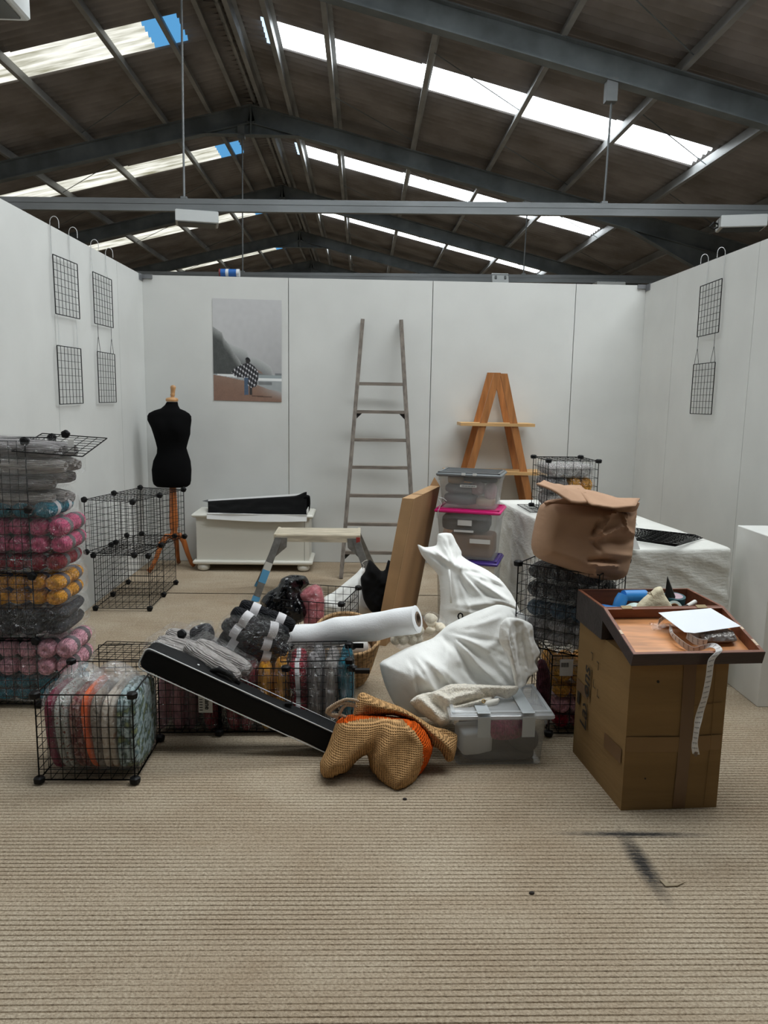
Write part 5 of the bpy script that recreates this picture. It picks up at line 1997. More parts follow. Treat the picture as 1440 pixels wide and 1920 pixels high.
# fabric roll
roll_m = M('white fabric on the roll', S(236, 237, 238), 0.8, bump=0.12, bscale=120, spec=0.15)
core_m = M('brown card core', S(120, 102, 86), 0.85)
ra, rb = at(782, 1161, 3.36), at(480, 1210, 3.66)
t = thing('fabric_roll', 'long roll of white fabric lying across the wire cubes', 'fabric roll', (ra+rb)/2-Vector((0, 0, .06)))
dr = (ra-rb).normalized()
uu = dr.cross(Vector((0, 0, 1))).normalized()
vv = uu.cross(dr)
mb = MB()
nr_, na = 60, 36
for i in range(nr_+1):
    f = i/nr_
    c = rb.lerp(ra, f)
    for j in range(na):
        a = 2*PI*j/na
        rr = 0.064+0.007*MN.noise(Vector((f*7+math.sin(a)*.8, a*0.6 if a < PI else (2*PI-a)*.6, 3)))+0.004*math.sin(f*22+2.2*math.sin(a))*(1-.4*f)
        mb.v.append(c+uu*(rr*math.cos(a))+vv*(rr*math.sin(a)))
for i in range(nr_):
    for j in range(na):
        mb.f.append((i*na+j, i*na+(j+1) % na, (i+1)*na+(j+1) % na, (i+1)*na+j))
mb.build('fabric', roll_m, t, smooth=True)
mb = MB()
rad_ = [(0.064, 0.0), (0.052, 0.006), (0.034, 0.004)]
mb.v = []
for r_, off in rad_:
    for j in range(36):
        a = 2*PI*j/36
        mb.v.append(ra+dr*off+uu*(r_*math.cos(a))+vv*(r_*math.sin(a)))
for i in range(2):
    for j in range(36):
        mb.f.append((i*36+j, i*36+(j+1) % 36, (i+1)*36+(j+1) % 36, (i+1)*36+j))
mb.build('roll_end', roll_m, t, smooth=True)
mb = MB()
seq = [(0.035, 0.006), (0.026, 0.008), (0.026, -0.16)]
for r_, off in seq:
    for j in range(28):
        a = 2*PI*j/28
        mb.v.append(ra+dr*off+uu*(r_*math.cos(a))+vv*(r_*math.sin(a)))
for i in range(2):
    for j in range(28):
        mb.f.append((i*28+j, i*28+(j+1) % 28, (i+1)*28+(j+1) % 28, (i+1)*28+j))
mb.f.append(tuple(range(56, 84)))
mb.build('card_core', core_m, t, autos=50)

# wicker basket
wick = M('woven seagrass', S(186, 150, 108), 0.85, var=0.35, vscale=30, bump=1.0, bscale=14, wave=1.0, stretch=(1, 1, 3.2))
bkt = Vector((-0.085, 3.80, 0.045))
BT = Matrix.Translation(bkt) @ Matrix.Rotation(math.radians(22), 4, 'X') @ Matrix.Rotation(math.radians(4), 4, 'Y')
t = thing('basket', 'round woven basket half hidden behind the low cube row', 'basket', bkt)
mb = MB()
nb2, nh = 72, 54
for i in range(nh+1):
    f = i/nh
    for j in range(nb2):
        a = 2*PI*j/nb2
        w_ = 0.0028*math.sin(a*18+(PI if i % 2 else 0))+0.0014*math.sin(i*PI)
        r_ = 0.118+0.045*f**0.8+w_
        mb.v.append(BT @ Vector((r_*math.cos(a), r_*math.sin(a), 0.006+0.262*f)))
for i in range(nh):
    for j in range(nb2):
        mb.f.append((i*nb2+j, i*nb2+(j+1) % nb2, (i+1)*nb2+(j+1) % nb2, (i+1)*nb2+j))
mb.f.append(tuple(range(nb2-1, -1, -1)))
o = mb.build('basket_wall', wick, t, smooth=True)
o.modifiers.new('thickness', 'SOLIDIFY').thickness = 0.008
MB().tube([BT @ Vector((0.164*math.cos(2*PI*k/40), 0.164*math.sin(2*PI*k/40), 0.268)) for k in range(40)], 0.008, 8, closed=True).build('rim', wick, t, smooth=True)
filler(None, 'white paper bundle inside the woven basket', BT @ Vector((0.03, 0.0, 0.20)), (.08, .08, .05), paper_l, 3, 0, 'paper_bundle', 'paper')
filler(None, 'pinkish tan cloth inside the woven basket', BT @ Vector((0.04, 0.02, 0.14)), (.09, .09, .04), fab[4], 3, 0, 'cloth', 'fabric')

# cream wool balls in two clear bags
t = thing('wool_bag', 'clear bag of round cream wool balls by the fabric roll end', 'wool', at(765, 1215, 3.75))
ball_m = M('cream felt ball', S(226, 218, 200), 0.95, bump=.6, bscale=120, sheen=.3)
bm_ = blob((0, 0, 0), (0.027, 0.027, 0.027), 2, nu=14, nv=9).mesh('wool_ball')
bm_.polygons.foreach_set('use_smooth', [True]*len(bm_.polygons))
bm_.materials.append(ball_m)
for k, (x, y, dY) in enumerate(((748, 1192, 0), (770, 1190, 0.0), (759, 1178, .02), (779, 1174, .02), (756, 1205, .01), (742, 1205, .02), (772, 1205, .03), (785, 1188, .04), (766, 1166, .05), (744, 1176, .05), (782, 1203, .06))):
    link_mesh('wool_ball', bm_, t, Matrix.Translation(at(x, y-6, 3.52+dY)))
ring, m = plane_px([(736, 1205), (738, 1180), (752, 1165), (778, 1158), (794, 1170), (796, 1195), (786, 1216), (758, 1222)], 3.55)
inflate(ring, m, 0.075, 0.06, 0.05, 0.010, crump=0.012, cscale=14, seed=12).build('plastic_wrap', clear, t, smooth=True)
t = thing('wool_bag', 'clear bag of cream wool tufts left of the upper sack', 'wool', at(812, 1192, 3.78))
ring, m = plane_px([(788, 1180), (792, 1160), (806, 1150), (824, 1156), (836, 1168), (832, 1182), (818, 1190), (800, 1190)], 3.65)
for k in range(9):
    r_ = random.Random(k)
    p = at(798+34*r_.random(), 1156+26*r_.random(), 3.64+.04*r_.random())
    blob(p, (.028, .026, .022), 2, amp=.012, scale=40, seed=k, nu=16, nv=10).build('wool_tuft', Y_CREAM, t, smooth=True)
inflate([(x*1.1, y*1.12+.004) for x, y in ring], m, 0.07, 0.05, 0.04, 0.009, crump=0.015, cscale=14, seed=13).build('plastic_wrap', clear, t, smooth=True)
MB().extrude([at(788, 1165, 3.63), at(793, 1158, 3.63), at(806, 1183, 3.63), at(792, 1180, 3.63)], (0, .003, 0)).build('bag_tag', brown, t)

# cream fleece lying on the clear box
fleece = M('cream teddy fleece', S(242, 234, 218), 0.95, var=.10, vscale=60, bump=1.0, bscale=150, sheen=0.5, spec=.05)
smooth_c = M('cream smooth fabric', S(230, 226, 216), 0.8)
YF = 3.0
ring, m = plane_px([(768, 1318), (780, 1305), (795, 1300), (815, 1296), (838, 1285), (860, 1282), (900, 1284), (940, 1286), (972, 1287), (968, 1300), (950, 1310), (930, 1305), (920, 1318), (905, 1332), (875, 1340), (850, 1348),
                    (842, 1358), (826, 1363), (806, 1350), (790, 1338)], YF, (-.05, -1, 0.75))
inv6 = m.inverted()


def pl6(px, py):
    return tuple((inv6 @ at(px, py, YF))[:2])


f6 = []
for a, b, am, w in (((785, 1312), (815, 1350), .024, .013), ((800, 1305), (835, 1345), -.024, .012), ((815, 1300), (850, 1335), .022, .012), ((838, 1318), (905, 1300), .026, .014), ((850, 1335), (930, 1312), .022, .012),
                    ((845, 1330), (925, 1306), -.026, .010), ((860, 1292), (960, 1292), .018, .013), ((900, 1300), (960, 1306), -.016, .010)):
    f6.append((*pl6(*a), *pl6(*b), am, w))
t = thing('fleece', 'cream fleece cloth with an eyelet draped over the clear box', 'cloth', (0.45, 2.95, 0.22))
mbf = inflate(ring, m, 0.045, 0.02, 0.035, 0.006, folds=f6, crump=0.006, cscale=16, seed=14, fine=0.004, fscale=150, backfold=0)
mbf.build('fleece_pile', fleece, t, smooth=True)
e0 = pl6(903, 1323)
ep = m @ Vector((e0[0], e0[1], 0.058))
zax = (m.to_3x3() @ Vector((0, 0, 1))).normalized()
mb = MB().lathe([(0.006, -.002), (0.0085, 0.0), (0.0085, 0.003), (0.0045, 0.003), (0.0045, -.001)], ep, 18, mat=zax.to_track_quat('Z', 'Y').to_matrix(), cap=False)
mb.build('eyelet', M('antique brass', S(150, 124, 78), .35, .9), t, smooth=True)
ring2 = [pl6(*p) for p in ((868, 1342), (885, 1318), (915, 1314), (936, 1312), (930, 1326), (910, 1336), (888, 1341))]
inflate(ring2, m @ Matrix.Translation((0, 0, 0.022)), 0.028, 0.004, 0.02, 0.007, seed=15).build('facing', smooth_c, t, smooth=True)

# jute bag with an orange band
def jute_mat(name, col):
    m = M(name, col, 0.95, var=0.15, vscale=70, bump=1.0, bscale=36, wave=0.6, spec=0.05)
    nt = m.node_tree
    N, L = nt.nodes, nt.links
    w = [n for n in N if n.type == 'TEX_WAVE'][0]
    w.inputs['Detail'].default_value = 0
    w2 = N.new('ShaderNodeTexWave')
    w2.bands_direction = 'Z'
    w2.inputs['Scale'].default_value = 44
    w2.inputs['Distortion'].default_value = 0.5
    L.new([n for n in N if n.type == 'MAPPING'][0].outputs[0], w2.inputs['Vector'])
    ad = N.new('ShaderNodeMath')
    ad.operation = 'MULTIPLY'
    L.new(w.outputs['Fac'], ad.inputs[0])
    L.new(w2.outputs['Fac'], ad.inputs[1])
    L.new(ad.outputs[0], [n for n in N if n.type == 'BUMP'][0].inputs['Height'])
    return m


jute = jute_mat('natural jute', S(196, 154, 106))
jute_o = jute_mat('orange jute', S(206, 86, 26))
YJ = 2.84
t = thing('jute_bag', 'slumped jute bag with orange band and rope handles in front', 'bag', (0.1, 2.8, 0))
# body of the bag: two lobes with a crease between them
ring, m = plane_px([(632, 1352), (655, 1340), (700, 1340), (745, 1344), (780, 1350), (800, 1372), (812, 1400), (804, 1428), (790, 1450), (770, 1478), (742, 1496), (728, 1492), (712, 1470), (695, 1442), (688, 1416), (670, 1426),
                    (650, 1448), (622, 1461), (603, 1456), (600, 1430), (612, 1405), (622, 1378)], YJ, (0, -1, 0.45))
inv7 = m.inverted()


def pl7(px, py):
    return tuple((inv7 @ at(px, py, YJ))[:2])


f7 = []
for a, b, am, w in (((690, 1415), (720, 1360), -.045, .030), ((640, 1440), (715, 1372), .030, .030), ((700, 1440), (735, 1372), .018, .026), ((735, 1490), (790, 1400), .018, .030), ((745, 1350), (795, 1400), .014, .018)):
    f7.append((*pl7(*a), *pl7(*b), am, w))
mbj = inflate(ring, m, 0.125, 0.08, 0.075, 0.009, folds=f7, crump=0.006, cscale=6, seed=16, floor=0.006)
# the orange band is a patch of the same surface, split off by position
o_b = MB()
j_b = MB()
q0_, q1_ = pl7(788, 1352), pl7(800, 1440)


def band_side(p):
    x, y = p
    return x


poly_or = [pl7(*p) for p in ((742, 1338), (775, 1345), (815, 1385), (830, 1420), (800, 1455), (775, 1478), (782, 1450), (790, 1425), (788, 1395), (772, 1368), (755, 1350))]
poly_or2 = [pl7(*p) for p in ((630, 1356), (632, 1338), (690, 1334), (745, 1336), (755, 1348), (700, 1346), (668, 1350), (645, 1356))]
for f in mbj.f:
    c = sum((mbj.v[i] for i in f), Vector())/len(f)
    q = inv7 @ c
    (o_b if (in_poly(q.x, q.y, poly_or) or in_poly(q.x, q.y, poly_or2)) else j_b).f.append(f)


def pick(src, fs):
    used = sorted({i for f in fs for i in f})
    mp = {i: k for k, i in enumerate(used)}
    r = MB()
    r.v = [src.v[i] for i in used]
    r.f = [tuple(mp[i] for i in f) for f in fs]
    return r


pick(mbj, j_b.f).build('bag_body', jute, t, smooth=True, fix=False)
pick(mbj, o_b.f).build('orange_band', jute_o, t, smooth=True, fix=False)
# open mouth folded over at the back and right
ring, m = plane_px([(672, 1302), (682, 1298), (700, 1306), (725, 1316), (750, 1325), (785, 1345), (812, 1362), (838, 1368), (857, 1378), (856, 1402), (850, 1425), (838, 1428), (826, 1408), (808, 1396), (795, 1375), (770, 1352),
                    (735, 1341), (700, 1345), (662, 1350), (664, 1328)], 2.90, (0, -1, 0.5))
inv8 = m.inverted()
f8 = []
for a, b, am, w in (((690, 1320), (770, 1345), .030, .020), ((770, 1345), (840, 1400), .030, .018), ((800, 1365), (850, 1385), -.022, .012), ((820, 1390), (845, 1415), .02, .012), ((672, 1310), (665, 1345), .016, .012)):
    f8.append((*(inv8 @ at(*a, 2.9))[:2], *(inv8 @ at(*b, 2.9))[:2], am, w))
inflate(ring, m, 0.05, 0.03, 0.032, 0.008, folds=f8, crump=0.006, cscale=9, seed=17, floor=0.008).build('bag_mouth', jute, t, smooth=True)
rope = M('cream rope', S(214, 186, 156), 0.9, bump=.8, bscale=50, wave=.5)
for pts in ([(672, 1316), (650, 1311), (632, 1318), (614, 1330), (612, 1336), (622, 1340), (640, 1341), (655, 1345)], [(668, 1326), (650, 1322), (642, 1328), (636, 1340), (630, 1352)], [(665, 1322), (645, 1318), (625, 1328), (617, 1338), (640, 1346)]):
    P_ = smooth_outline([tuple(at(x, y, 2.86)) for x, y in pts], 0.012)
    k = len(P_)-max(1, int(round((at(*pts[-1], 2.86)-at(*pts[0], 2.86)).length/0.012)))
    MB().tube([Vector(p) for p in P_[:k]], 0.0062, 8).build('rope_handle', rope, t, smooth=True)

# long black case with white piping
case_m = M('black nylon', S(9, 9, 10), 0.6, bump=.25, bscale=160, spec=.2)
pipe_m = M('white piping', S(214, 216, 216), .5)
A_ = at(265, 1233, 2.955)
B_ = Vector((-0.10, 2.955, 0.052))
dx_ = (B_-A_).normalized()
up_ = Vector((0, -1, 0)).cross(dx_).normalized()
if up_.z < 0:
    up_ = -up_
bk = Vector((0, 1, 0))
t = thing('instrument_case', 'long slim black case with white piping leaning on wire cube', 'case', (A_+B_)/2)
Lc = (B_-A_).length+0.05
prof_n = 10


def cross(s, f):
    hh = 0.049
    dd = 0.105
    rr = 0.022
    return A_+dx_*s, hh, dd


mb = MB()
ss = [0.0, 0.006, 0.016, 0.03]+[0.03+(Lc-0.03)*k/24 for k in range(1, 25)]
sec = []
for (cy, cz, a0) in ((1, -1, 270), (1, 1, 0), (-1, 1, 90), (-1, -1, 180)):
    for k in range(5):
        a = math.radians(a0+22.5*k)
        sec.append((cy, cz, math.cos(a), math.sin(a)))
for s in ss:
    ins = 0.026*(1-math.sqrt(max(0, 1-((0.03-min(s, 0.03))/0.03)**2)))
    for cy, cz, cx_, sx_ in sec:
        rr = 0.016
        yb = (0.052-rr-ins*.4)*cy+rr*cx_
        zb = (0.047-rr-ins)*cz+rr*sx_
        sag = 0.007*math.sin(s*9)*(1 if cz > 0 else 0)*(1 if cy > 0 else .2)+(0.006*MN.noise(Vector((s*14, cy, 2))) if cz > 0 else 0)
        mb.v.append(A_+dx_*s+bk*(yb+0.055)+up_*(zb+sag))
n_ = len(sec)
for i in range(len(ss)-1):
    for j in range(n_):
        mb.f.append((i*n_+j, i*n_+(j+1) % n_, (i+1)*n_+(j+1) % n_, (i+1)*n_+j))
mb.f.append(tuple(range(n_-1, -1, -1)))
mb.f.append(tuple(range((len(ss)-1)*n_, len(ss)*n_)))
mb.build('case_body', case_m, t, smooth=True)
f0 = A_+bk*0.004
loop = [f0+dx_*Lc+up_*0.047, f0+dx_*0.03+up_*0.047]+[f0+dx_*(0.022-0.022*math.sin(a))+up_*(0.047-0.022+0.022*math.cos(a)) for a in (0.3, .7, 1.1, 1.57)]+[f0+dx_*(0.022-0.022*math.cos(a))-up_*(0.047-0.022+0.022*math.sin(a)) for a in (0, .5, 1.0, 1.57)]+[f0+dx_*0.04-up_*0.047, f0+dx_*Lc-up_*0.047]
MB().tube(loop, 0.0026, 6).build('piping', pipe_m, t, smooth=True)
f1 = f0+bk*0.10
MB().tube([f1+dx_*0.02+up_*0.047, f1+dx_*(Lc*.5)+up_*0.05, f1+dx_*Lc+up_*0.047], 0.0018, 6).build('piping', pipe_m, t, smooth=True)
hp = A_+dx_*0.33+up_*0.047+bk*0.05
MB().tube([hp-dx_*0.06, hp-dx_*0.03+up_*0.022, hp+dx_*0.02+up_*0.022, hp+dx_*0.07], [0.008, .013, .013, .008], 8).build('carry_handle', case_m, t, smooth=True)
MB().box(A_+dx_*0.62+up_*0.055+bk*0.06, (.03, .02, .012)).build('strap_buckle', black_plastic, t)
MB().bar(A_+dx_*0.215+up_*0.046+bk*0.05, A_+dx_*0.215+up_*0.052+bk*0.05, 0.005, 10, cap=True).build('stud', pipe_m, t)

# ================================================================ PAPER BAG, BIG BOX AND WOODEN CASE
kraft = M('brown kraft paper', S(170, 136, 110), 0.75, var=.06, vscale=6, bump=.05, bscale=60, spec=.2)
YK = 3.20
t = thing('paper_bag', 'large crumpled brown paper bag folded shut on the stacked cubes', 'paper bag', at(1090, 1080, YK))
ring, m = plane_px([(1014, 950), (1030, 940), (1100, 945), (1180, 958), (1193, 948), (1191, 975), (1187, 1010), (1183, 1040), (1172, 1078), (1150, 1088), (1100, 1084), (1060, 1066), (1020, 1052), (1003, 1042), (998, 1022), (1004, 985)], YK, (0, -1, 0.12))
inv9 = m.inverted()


def pl9(px, py):
    return tuple((inv9 @ at(px, py, YK))[:2])


f9 = []
for a, b, am, w in (((1092, 1005), (1150, 985), .026, .011), ((1092, 1003), (1128, 968), .020, .009), ((1092, 1004), (1105, 975), -.018, .010), ((1088, 1050), (1140, 1055), .026, .009), ((1085, 1045), (1142, 1048), -.022, .012), ((1100, 1010), (1186, 1010), -.022, .020),
                    ((1150, 985), (1186, 1005), .018, .012), ((1158, 965), (1160, 995), .018, .008), ((1120, 965), (1180, 950), .018, .008), ((1095, 1060), (1100, 1080), .016, .006), ((1105, 1030), (1180, 1040), .014, .016), ((1100, 1065), (1145, 1082), -.018, .014),
                    ((1090, 1010), (1108, 1030), -.014, .010), ((1098, 985), (1120, 1010), .012, .007), ((1170, 955), (1165, 970), .016, .006)):
    f9.append((*pl9(*a), *pl9(*b), am, w))


def k_h(P):
    e_ = pl9(1100, 1000)[0]
    return 1.0-0.55*np.clip((P[:, 0]-e_)/0.20, 0, 1)


f9 = [(a, b, c, d, e*1.45, w*.85) for a, b, c, d, e, w in f9]
mbk = inflate(ring, m, 0.15, 0.12, 0.06, 0.007, height=k_h, folds=f9, crump=0.002, cscale=9, seed=18, curv=True)
mbk.build('bag_body', kraft, t, autos=55)
# folded-over top: a two-leaf flap above the body
P3 = lambda x, y, Y: at(x, y, Y)
leafA = [P3(1006, 906, 3.02), P3(1020, 901, 3.12), P3(1058, 910, 3.22), P3(1088, 909, 3.28), P3(1098, 918, 3.16), P3(1104, 942, 3.02), P3(1072, 941, 3.02), P3(1043, 922, 3.0)]
leafB = [P3(1083, 915, 3.16), P3(1115, 920, 3.26), P3(1160, 934, 3.30), P3(1200, 934, 3.22), P3(1192, 948, 3.06), P3(1150, 951, 3.0), P3(1112, 946, 2.98), P3(1104, 942, 3.0)]


def leaf(name, pts, seed):
    c = sum(pts, Vector())/len(pts)
    mb = MB()
    n = len(pts)
    K = 6
    mb.v.append(c+Vector((0, 0, .006)))
    for k in range(1, K+1):
        for i in range(n*4):
            a, b = pts[i//4], pts[(i//4+1) % n]
            p = a.lerp(b, (i % 4)/4)
            q = c.lerp(p, k/K)
            q.z += .006*(1-k/K)+0.004*MN.noise(Vector((q.x*22, q.y*22, seed)))
            mb.v.append(q)
    M_ = n*4
    for i in range(M_):
        mb.f.append((0, 1+i, 1+(i+1) % M_))
        for k in range(K-1):
            mb.f.append((1+k*M_+i, 1+(k+1)*M_+i, 1+(k+1)*M_+(i+1) % M_, 1+k*M_+(i+1) % M_))
    o = mb.build(name, kraft, t, autos=30)
    o.modifiers.new('thickness', 'SOLIDIFY').thickness = 0.006
    return o


leaf('folded_top', leafA, 1)
leaf('folded_top', leafB, 2)
ring, m = plane_px([(1022, 947), (1026, 938), (1060, 934), (1104, 940), (1150, 948), (1196, 940), (1198, 948), (1186, 960), (1110, 958)], 3.16, (0, -1, .5))
inflate(ring, m, .02, .02, .02, .01, crump=.008, cscale=20, seed=19).build('folded_neck', kraft, t, autos=50)

# ---- tall cardboard box
card_b = M('dull brown cardboard', S(136, 110, 74), 0.85, var=.10, vscale=3, bump=.12, bscale=26, stretch=(.4, .4, 3), spec=.15)
tape_br = M('brown packing tape', S(112, 86, 60), 0.4, spec=.4)
mark_m = M('black marker print', S(36, 30, 22), .7)
b0, b1, b2, b3 = Vector((0.955, 2.551, 0)), Vector((1.318, 2.575, 0)), Vector((1.285, 3.03, 0)), Vector((0.905, 3.015, 0))
HB = 0.572
t = thing('cardboard_box', 'tall brown cardboard box with black lettering, front right', 'cardboard box', (b0+b1+b2+b3)/4)
up = Vector((0, 0, HB))
vs = []
NSEG = 8


def box_face(a, b, bulge, seed):
    n = (b-a).cross(Vector((0, 0, 1))).normalized()
    mb = MB()
    mb.grid(lambda u, v: a.lerp(b, u)+up*v+n*(bulge*math.sin(PI*u)*math.sin(PI*v)+0.0025*MN.noise(Vector((u*5, v*5, seed)))*min(1, 12*u*(1-u))*min(1, 12*v*(1-v)))+Vector((0, 0, -0.006*math.sin(PI*u)*(1-v) if False else 0)), 14, 18)
    return mb


mb = MB()
for a, b, g, s in ((b0, b1, .010, 1), (b1, b2, .004, 2), (b2, b3, .004, 3), (b3, b0, .005, 4)):
    f = box_face(a, b, g, s)
    mb.add(f.v, f.f)
mb.add([b0, b1, b2, b3], [(3, 2, 1, 0)])
mb.build('box_wall', card_b, t, autos=40)
a_, b_, c_, d_ = b0+up, b1+up, b2+up, b3+up
l0, l1, r0, r1 = a_.lerp(b_, .498), d_.lerp(c_, .498), a_.lerp(b_, .502), d_.lerp(c_, .502)
MB().extrude([a_, l0, l1, d_], (0, 0, .003)).build('top_flap', card_b, t)
MB().extrude([r0, b_, c_, r1], (0, 0, .003)).build('top_flap', card_b, t)
nf = (b1-b0).cross(Vector((0, 0, 1))).normalized()


def on_front(u, v, o=.0014):
    return b0.lerp(b1, u)+up*v+nf*(0.010*math.sin(PI*u)*math.sin(PI*v)+.003+o)


MB().grid(lambda u, v: on_front(.53+.13*u, .01+.98*v), 3, 14).build('packing_tape', tape_br, t, fix=False)
MB().grid(lambda u, v: on_front(.0+.98*u, .40+.10*v, .001), 12, 2).build('packing_tape', M('pale packing tape', S(132, 102, 62), .6), t, fix=False)
MB().tube([on_front(.86, .0+.02, .001), on_front(.87, .5, .001), on_front(.86, .97, .001)], .0012, 4).build('crease', card_b, t)
MB().tube([on_front(.66, .70, .001), on_front(.95, .715, .001)], .0012, 4).build('crease', card_b, t)
for u, v, r_ in ((.28, .86, .005), (.22, .22, .003)):
    MB().bar(on_front(u, v, -.001), on_front(u, v, .0012), r_, 9, cap=True).build('puncture', mark_m, t)
ns_ = (b0-b3).cross(Vector((0, 0, 1))).normalized()


def on_side(u, v, o=.0015):
    return b3.lerp(b0, u)+up*v+ns_*(0.005*math.sin(PI*u)*math.sin(PI*v)+.0025+o)


MB().grid(lambda u, v: on_side(.66+.30*u, .30+.10*v), 4, 2).build('packing_tape', tape_br, t, fix=False)
MB().grid(lambda u, v: on_side(.02+.26*u, .50+.08*v), 4, 2).build('packing_tape', tape_br, t, fix=False)
sx_ = (b0-b3).normalized()
for body, v, sz in (('La›', .37, .09), ('ons', .63, .09)):
    text('lettering', body, sz, mark_m, t, basis(on_side(.275 if body[0] == 'o' else .255, v, .0065), (0, 0, 1), -sx_), shear=.2, bold=.0012)
for k in range(22):
    MB().box(on_side(.335, .50+.011*k, .003), (.0012, .007, .004)).build('small_print', M('faded print', S(104, 84, 54), .7) if k == 0 else bpy.data.materials['faded print'], t)
MB().box(on_side(.10, .455, .004), (.002, .03, .05)).build('printed_mark', mark_m, t)
for u, v, k in ((.34, .83, 0), (.47, .80, 0), (.40, .66, 1), (.49, .62, 1)):
    p = on_side(u, v, .003)
    s = 1 if k == 0 else -1
    MB().box(p, (.0012, .002, .03)).build('corner_mark', mark_m, t)
    MB().box(p+sx_*(-.009*s)+Vector((0, 0, .014*s)), (.0012, .018, .003)).build('corner_mark', mark_m, t)

# ---- wooden case standing open on the box
dark_w = M('dark stained wood', S(46, 26, 22), .5, var=.3, vscale=12, stretch=(.8, 4, 4), bump=.15, bscale=50)
dark_out = M('scuffed dark leathercloth', S(50, 41, 38), .6, var=.25, vscale=14, bump=.3, bscale=60)
warm_w = M('reddish inner wood', S(120, 72, 50), .5, var=.2, vscale=10, stretch=(.5, 4, 4))
lid_w = M('warm veneer', S(196, 134, 84), .45, var=.22, vscale=9, stretch=(.6, 5, 5), coat=.15)
chip_m = M('chipped pale wood', S(206, 184, 160), .7)
p0 = Vector((0.916, 2.765, 0))
ux = (Vector((1.392, 2.800, 0))-p0)
WC = ux.length
ux.normalize()
uy = Vector((-ux.y, ux.x, 0))
DC, HC, ZB = 0.275, 0.125, HB+.004
t = thing('wooden_case', 'dark wooden case lying open on the tall cardboard box', 'case', p0+ux*WC/2+uy*DC/2+Vector((0, 0, ZB)))
Rc = Matrix((ux, uy, Vector((0, 0, 1)))).transposed()


def cb(x0, x1, y0, y1, z0, z1, name, mat, parent=None):
    c = p0+ux*((x0+x1)/2)+uy*((y0+y1)/2)+Vector((0, 0, ZB+(z0+z1)/2))
    return MB().box(c, (x1-x0, y1-y0, z1-z0), Rc).build(name, mat, parent or t)


cb(0, WC, 0, DC, 0, .006, 'case_bottom', warm_w)
for x0, x1, y0, y1, nm in ((0, .011, 0, DC, 'case_side'), (WC-.011, WC, 0, DC, 'case_side'), (.011, WC-.011, 0, .011, 'case_side'), (.011, WC-.011, DC-.011, DC, 'case_side')):
    cb(x0, x1, y0, y1, .006, HC, nm, warm_w)
e_ = .0015
cb(-e_, 0, 0, DC, 0, HC-.003, 'case_covering', dark_out)
cb(WC, WC+e_, 0, DC, 0, HC-.003, 'case_covering', dark_out)
cb(0, WC, -e_, 0, 0, HC-.003, 'case_covering', dark_out)
cb(0, WC, DC, DC+e_, 0, HC-.003, 'case_covering', dark_out)
# lid hinged at the front, sloping down towards the viewer
LA = math.radians(16.5)
ly = -uy*math.cos(LA)-Vector((0, 0, 1))*math.sin(LA)
lz = ux.cross(-ly).normalized()
if lz.z < 0:
    lz = -lz
h0 = p0+Vector((0, 0, ZB+HC-.0))-lz*0.0
DL, HL = 0.295, 0.048
Rl = Matrix((ux, -ly, lz)).transposed()
ld = MB().box(h0+ux*WC/2+ly*DL/2+lz*(-HL+.004), (WC, DL, .007), Rl).build('case_lid', lid_w, t)


def lb_(x0, x1, y0, y1, z0, z1, name, mat):
    c = h0+ux*((x0+x1)/2)+ly*((y0+y1)/2)+lz*((z0+z1)/2)
    return MB().box(c, (x1-x0, abs(y1-y0), z1-z0), Rl).build(name, mat, ld)


for x0, x1, y0, y1 in ((0, .012, 0, DL), (WC-.012, WC, 0, DL), (.012, WC-.012, 0.002, .013), (.012, WC-.012, DL-.012, DL)):
    lb_(x0, x1, y0, y1, -HL+.006, 0, 'lid_side', warm_w)
lb_(-e_, 0, 0, DL, -HL, -.002, 'lid_covering', dark_w)
lb_(WC, WC+e_, 0, DL, -HL, -.002, 'lid_covering', dark_w)
lb_(-e_, WC+e_, DL, DL+e_, -HL, -.001, 'lid_covering', dark_w)
for x, y, l_ in ((WC-.006, .14, .018), (WC-.006, .22, .03), (.006, .15, .025), (WC-.006, .245, .012)):
    lb_(x-.005, x+.005, y, y+l_, -.001, .0012, 'chipped_edge', chip_m)
for xh in (.09, WC-.09):
    lb_(xh-.02, xh+.02, -.010, .012, .0, .002, 'hinge', M('tarnished brass', S(120, 104, 76), .4, .8))


def cp(x, y, z):
    return p0+ux*x+uy*y+Vector((0, 0, ZB+z))


blue_p = M('bright blue plastic', S(58, 140, 212), .35)
blue_d = M('blue plastic, deeper', S(44, 116, 186), .35)
canvas = M('cream canvas', S(206, 196, 168), .85, bump=.3, bscale=140)
mint = M('pale mint plastic film', S(196, 214, 208), .4, bump=.5, bscale=30)
# glue gun like blue tool
t1 = thing('blue_tool', 'bright blue plastic tool with bent handle in the wooden case', 'tool', cp(.13, .16, .01))
MB().bar(cp(.150, .17, .125), cp(.25, .19, .118), .022, 14, .024, cap=True).build('barrel', blue_p, t1, autos=50)
MB().tube([cp(.150, .17, .128), cp(.138, .165, .105), cp(.125, .16, .07), cp(.115, .155, .02)], [.022, .026, .024, .022], 14).build('handle', blue_p, t1, autos=60)
t1 = thing('blue_block', 'small blue plastic block at the left of the wooden case', 'tool', cp(.06, .10, .01))
MB().rbox(cp(.07, .11, .085), (.075, .035, .03), .006, rot('Y', 8)).build('block', blue_d, t1)
MB().rbox(cp(.07, .11, .04), (.05, .03, .07), .006).build('block_foot', blue_d, t1)
o = blob(cp(.17, .07, .065), (.085, .045, .05), 2.6, amp=.012, scale=22, seed=3).build('plastic_bag', mint, smooth=True)
tag(o, 'pale crumpled plastic bag in front of the blue tool', 'plastic bag')
rebase(o)
t1 = thing('canvas_pouch', 'cream canvas drawstring pouch standing in the wooden case', 'pouch', cp(.245, .08, .01))
